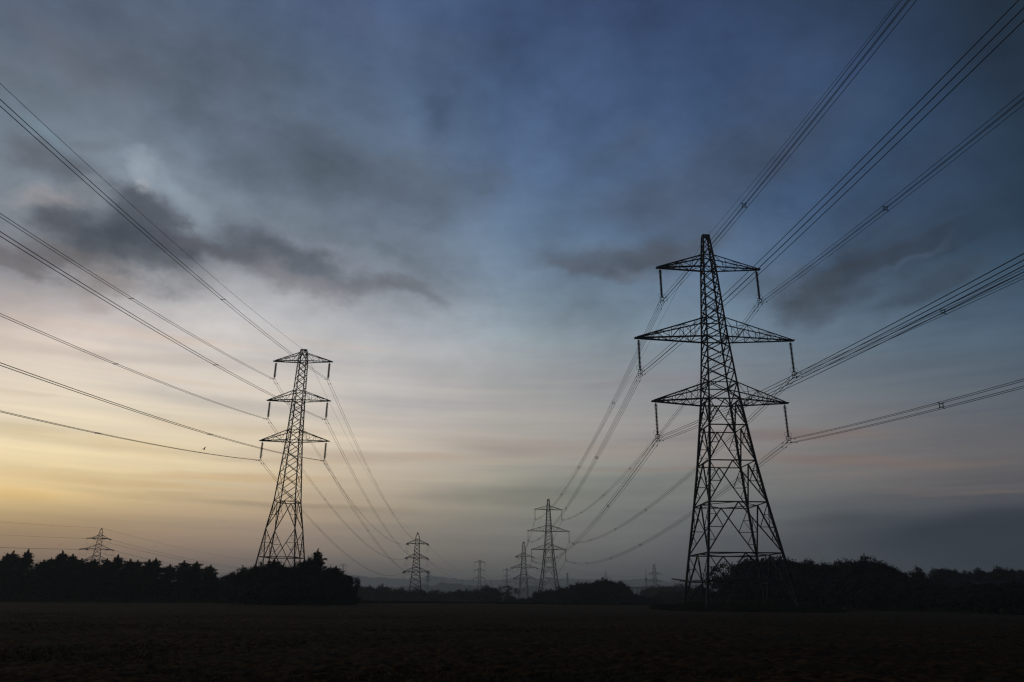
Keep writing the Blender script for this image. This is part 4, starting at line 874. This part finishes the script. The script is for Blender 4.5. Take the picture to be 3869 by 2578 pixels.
o = bpy.data.objects.new('stubble', quad_mesh('stubble', V_, STRAW)); COL.objects.link(o); tag(o, 'short broken stubble and weeds scattered over the near field', 'stubble', kind='stuff')

# ------------------------------------------------------------------ hills far away
def ridge(name, Y, prof, thick, rough, seed, label, kind='structure'):
    """a wooded ridge: a real hill with depth whose crest follows prof (azimuth ratio, slope ratio)"""
    xs_ = np.linspace(prof[0][0] * Y, prof[-1][0] * Y, 900); pz = np.interp(xs_ / Y, [p[0] for p in prof], [p[1] for p in prof]) * Y + EYE
    rng = np.random.default_rng(seed)
    bumps = np.zeros_like(xs_)
    for _ in range(int(260)):
        c_, w_, h_ = rng.uniform(xs_[0], xs_[-1]), rng.uniform(.003, .012) * Y, rng.uniform(.2, 1.) * rough
        bumps = np.maximum(bumps, h_ * np.sqrt(np.clip(1 - ((xs_ - c_) / w_) ** 2, 0, 1)))
    crest = pz + bumps + rng.normal(0, rough * .07, len(xs_))
    rows = [(-thick, -16, 0.), (-thick * .6, None, .35), (-thick * .3, None, .75), (-thick * .1, None, .93), (0, None, 1.), (thick * .3, None, .9), (thick, -16, 0.)]
    V_ = []
    for dy, zf, f in rows:
        jit = rng.normal(0, rough * .3, len(xs_)) * (1 if 0 < f < 1 else 0)
        zz = np.full_like(xs_, zf) if zf is not None else -16 + (crest + 16) * f + jit
        V_.append(np.stack([xs_ * (1 + dy / Y), np.full_like(xs_, Y + dy), zz], 1))
    V_ = np.concatenate(V_); nx = len(xs_); F_ = [(r * nx + i, r * nx + i + 1, (r + 1) * nx + i + 1, (r + 1) * nx + i) for r in range(len(rows) - 1) for i in range(nx - 1)]
    me_ = bpy.data.meshes.new(name); me_.from_pydata(V_.tolist(), [], F_); me_.materials.append(HILL); me_.update()
    o = bpy.data.objects.new(name, me_); COL.objects.link(o); tag(o, label, None, None, kind)
def pr(lst): return [ray(u, v) for u, v in lst]
ridge('hills', 3400., [(-1.2, .020)] + pr([(0, 2190), (800, 2188), (1340, 2180), (1420, 2185), (1500, 2189), (1580, 2190), (1615, 2175), (1650, 2183), (1750, 2192), (1850, 2196), (1990, 2186), (2080, 2192), (2150, 2190), (2350, 2194), (2440, 2191), (2520, 2198), (2600, 2200), (3000, 2195), (3869, 2200)]) + [(1.2, .02)], 500, 7, 3, 'long low wooded hills on the horizon')
ridge('near_hills', 1500., [(-1.1, .004)] + pr([(0, 2225), (1340, 2222), (1500, 2228), (1600, 2216), (1670, 2210), (1730, 2213), (1790, 2222), (1900, 2228), (2000, 2222), (2060, 2226), (2400, 2224), (2460, 2218), (2600, 2212), (3000, 2210), (3869, 2222)]) + [(1.1, .004)], 220, 5, 8, 'lower wooded rise in front of the far hills')

# ------------------------------------------------------------------ bridge in the mist
b0, b1 = at(2330, 2219, 760.), at(2452, 2221, 760.)
br = empty('viaduct', ((b0.x + b1.x) / 2, 760., tz(b0.x, 760.))); tag(br, 'faint flat bridge on tall piers in the mist between the thicket and the big pylon', 'bridge')
zb = b0.z - br.location.z; hx = (b1.x - b0.x) / 2
mb = MB(); mb.box((-hx, -4, zb - 1.1), (hx, 4, zb)); mb.build('deck', CONC, br)
for sy in (-4, 3.7): mb = MB(); mb.box((-hx, sy, zb + .004), (hx, sy + .3, zb + .55)); mb.build('parapet', CONC, br)
for i in range(7):
    xx = -hx + hx * 2 * (i + .5) / 7; mb = MB(); mb.bar((xx, -1.6, -6), (xx, -1.6, zb - 1.1), 1.1, False); mb.bar((xx, 1.6, -6), (xx, 1.6, zb - 1.1), 1.1, False); mb.bar((xx, -3.4, zb - 1.5), (xx, 3.4, zb - 1.5), .75, False); mb.build('pier', CONC, br)
# radio mast
mp_ = at(2439, 2152, 900.); ms = empty('radio_mast', (mp_.x, mp_.y, tz(mp_.x, mp_.y))); tag(ms, 'thin radio mast with a drum of aerials, just left of the spike-topped far pylon', 'mast')
hm = mp_.z - ms.location.z; zd = at(2439, 2190, 900.).z - ms.location.z
mb = MB(); mb.tube([(0, 0, 0), (0, 0, zd), (0, 0, zd + 2), (0, 0, hm)], [.75, .5, .32, .2], 8); mb.build('pole', STEEL, ms)
for k in range(3):
    a_ = k * 2.1; mb = MB(); c_ = Vector((math.cos(a_) * 1.1, math.sin(a_) * 1.1, zd)); mb.tube([c_ - Vector((0, 0, 1.5)), c_ + Vector((0, 0, 1.5))], .42, 8); mb.tube([(0, 0, zd), c_], .15, 6); mb.build('aerial', DARKM, ms)
# low barn beyond the right-hand hedge
r0, r1 = at(3660, 2194, 128.), at(3960, 2193, 128.)
bn = empty('barn', ((r0.x + r1.x) / 2, 128., tz(r0.x, 128.))); tag(bn, 'long low dark barn roof line showing above the right-hand hedge', 'barn')
zr = r0.z - bn.location.z; hx = (r1.x - r0.x) / 2; D_ = 5.
mb = MB(); mb.box((-hx + .3, -D_, -.3), (hx - .3, D_, zr - 1.7)); mb.build('wall', WALL, bn)
mb = MB(); V_ = [(-hx, -D_ - .4, zr - 1.75), (hx, -D_ - .4, zr - 1.75), (hx, 0, zr), (-hx, 0, zr), (-hx, D_ + .4, zr - 1.75), (hx, D_ + .4, zr - 1.75)]
V_ += [(a, b_, c_ - .14) for a, b_, c_ in V_]
mb.add(V_, [(0, 1, 2, 3), (3, 2, 5, 4), (7, 6, 9, 8), (8, 9, 10, 11), (0, 6, 7, 1), (5, 11, 10, 4), (0, 3, 9, 6), (3, 4, 10, 9), (1, 7, 8, 2), (2, 8, 11, 5)]); mb.build('roof', ROOF, bn)
for sx in (-.5, .1, .6): mb = MB(); mb.box((hx * sx - 1.6, -D_ - .06, 0), (hx * sx + 1.6, -D_ + .0, zr - 2.4)); mb.build('door', ROOF, bn)

# ------------------------------------------------------------------ bird
bp_ = at(770, 1698, 98.); bird = empty('bird', bp_, math.radians(150)); tag(bird, 'small dark bird flying with raised wings below the left-hand wires', 'bird')
def loft(sections, n=10):
    """sections: centre, half-width axis, half-height axis"""
    mb = MB(); V_ = []
    for c_, a_, h_ in sections: V_ += [Vector(c_) + Vector(a_) * math.cos(2 * PI * j / n) + Vector(h_) * math.sin(2 * PI * j / n) for j in range(n)]
    F_ = [(i*n + j, i*n + (j+1) % n, (i+1)*n + (j+1) % n, (i+1)*n + j) for i in range(len(sections) - 1) for j in range(n)] + [tuple(range(n))[::-1], tuple(range((len(sections)-1)*n, len(sections)*n))]
    mb.add(V_, F_); return mb
sec = [((0, y, z), (w_, 0, 0), (0, 0, h_)) for y, z, w_, h_ in [(-.24, .0, .075, .006), (-.15, .0, .04, .015), (-.08, -.005, .05, .045), (.0, -.01, .06, .06), (.08, 0, .052, .055), (.13, .02, .035, .038), (.165, .03, .034, .034), (.195, .03, .022, .022), (.21, .027, .009, .009)]]
bd = loft(sec)
for sd in (-1, 1):
    up = .95 if sd < 0 else .35
    pts = [(.02, 0, .01, .10, .018), (.12, .01, .12 * up, .095, .014), (.24, .02, .24 * up, .08, .010), (.34, -.02, .30 * up, .05, .006), (.44, -.08, .34 * up, .012, .003)]
    w_ = loft([((sd * x, y, z), (0, c_, 0), (0, 0, t)) for x, y, z, c_, t in pts], 8); bd.add(w_.v, w_.f)
bd.build('body', FEATH, bird, True)
bk = MB(); bk.lathe([(0, .009), (.02, .006), (.04, .001)], (0, .208, .027), (0, 1, -.15), 6); bk.build('beak', BEAK, bird)

# ------------------------------------------------------------------ haze
hz = MB(); hz.box((-5200, -600, -19.), (5200, 5200, HTOP + EYE))
hm_ = bpy.data.materials.new('haze'); hm_.use_nodes = True; nt = hm_.node_tree; nt.nodes.clear()
pv = N('ShaderNodeVolumePrincipled', nt); pv.inputs['Density'].default_value = HAZE; pv.inputs['Color'].default_value = (.85, .92, .90, 1); pv.inputs['Anisotropy'].default_value = .35
mo = N('ShaderNodeOutputMaterial', nt); LK(pv.outputs[0], mo.inputs['Volume'], nt)
ho = bpy.data.objects.new('haze', hz.mesh('haze', hm_)); COL.objects.link(ho); tag(ho, 'thin dawn haze over the fields', None, None, 'stuff')
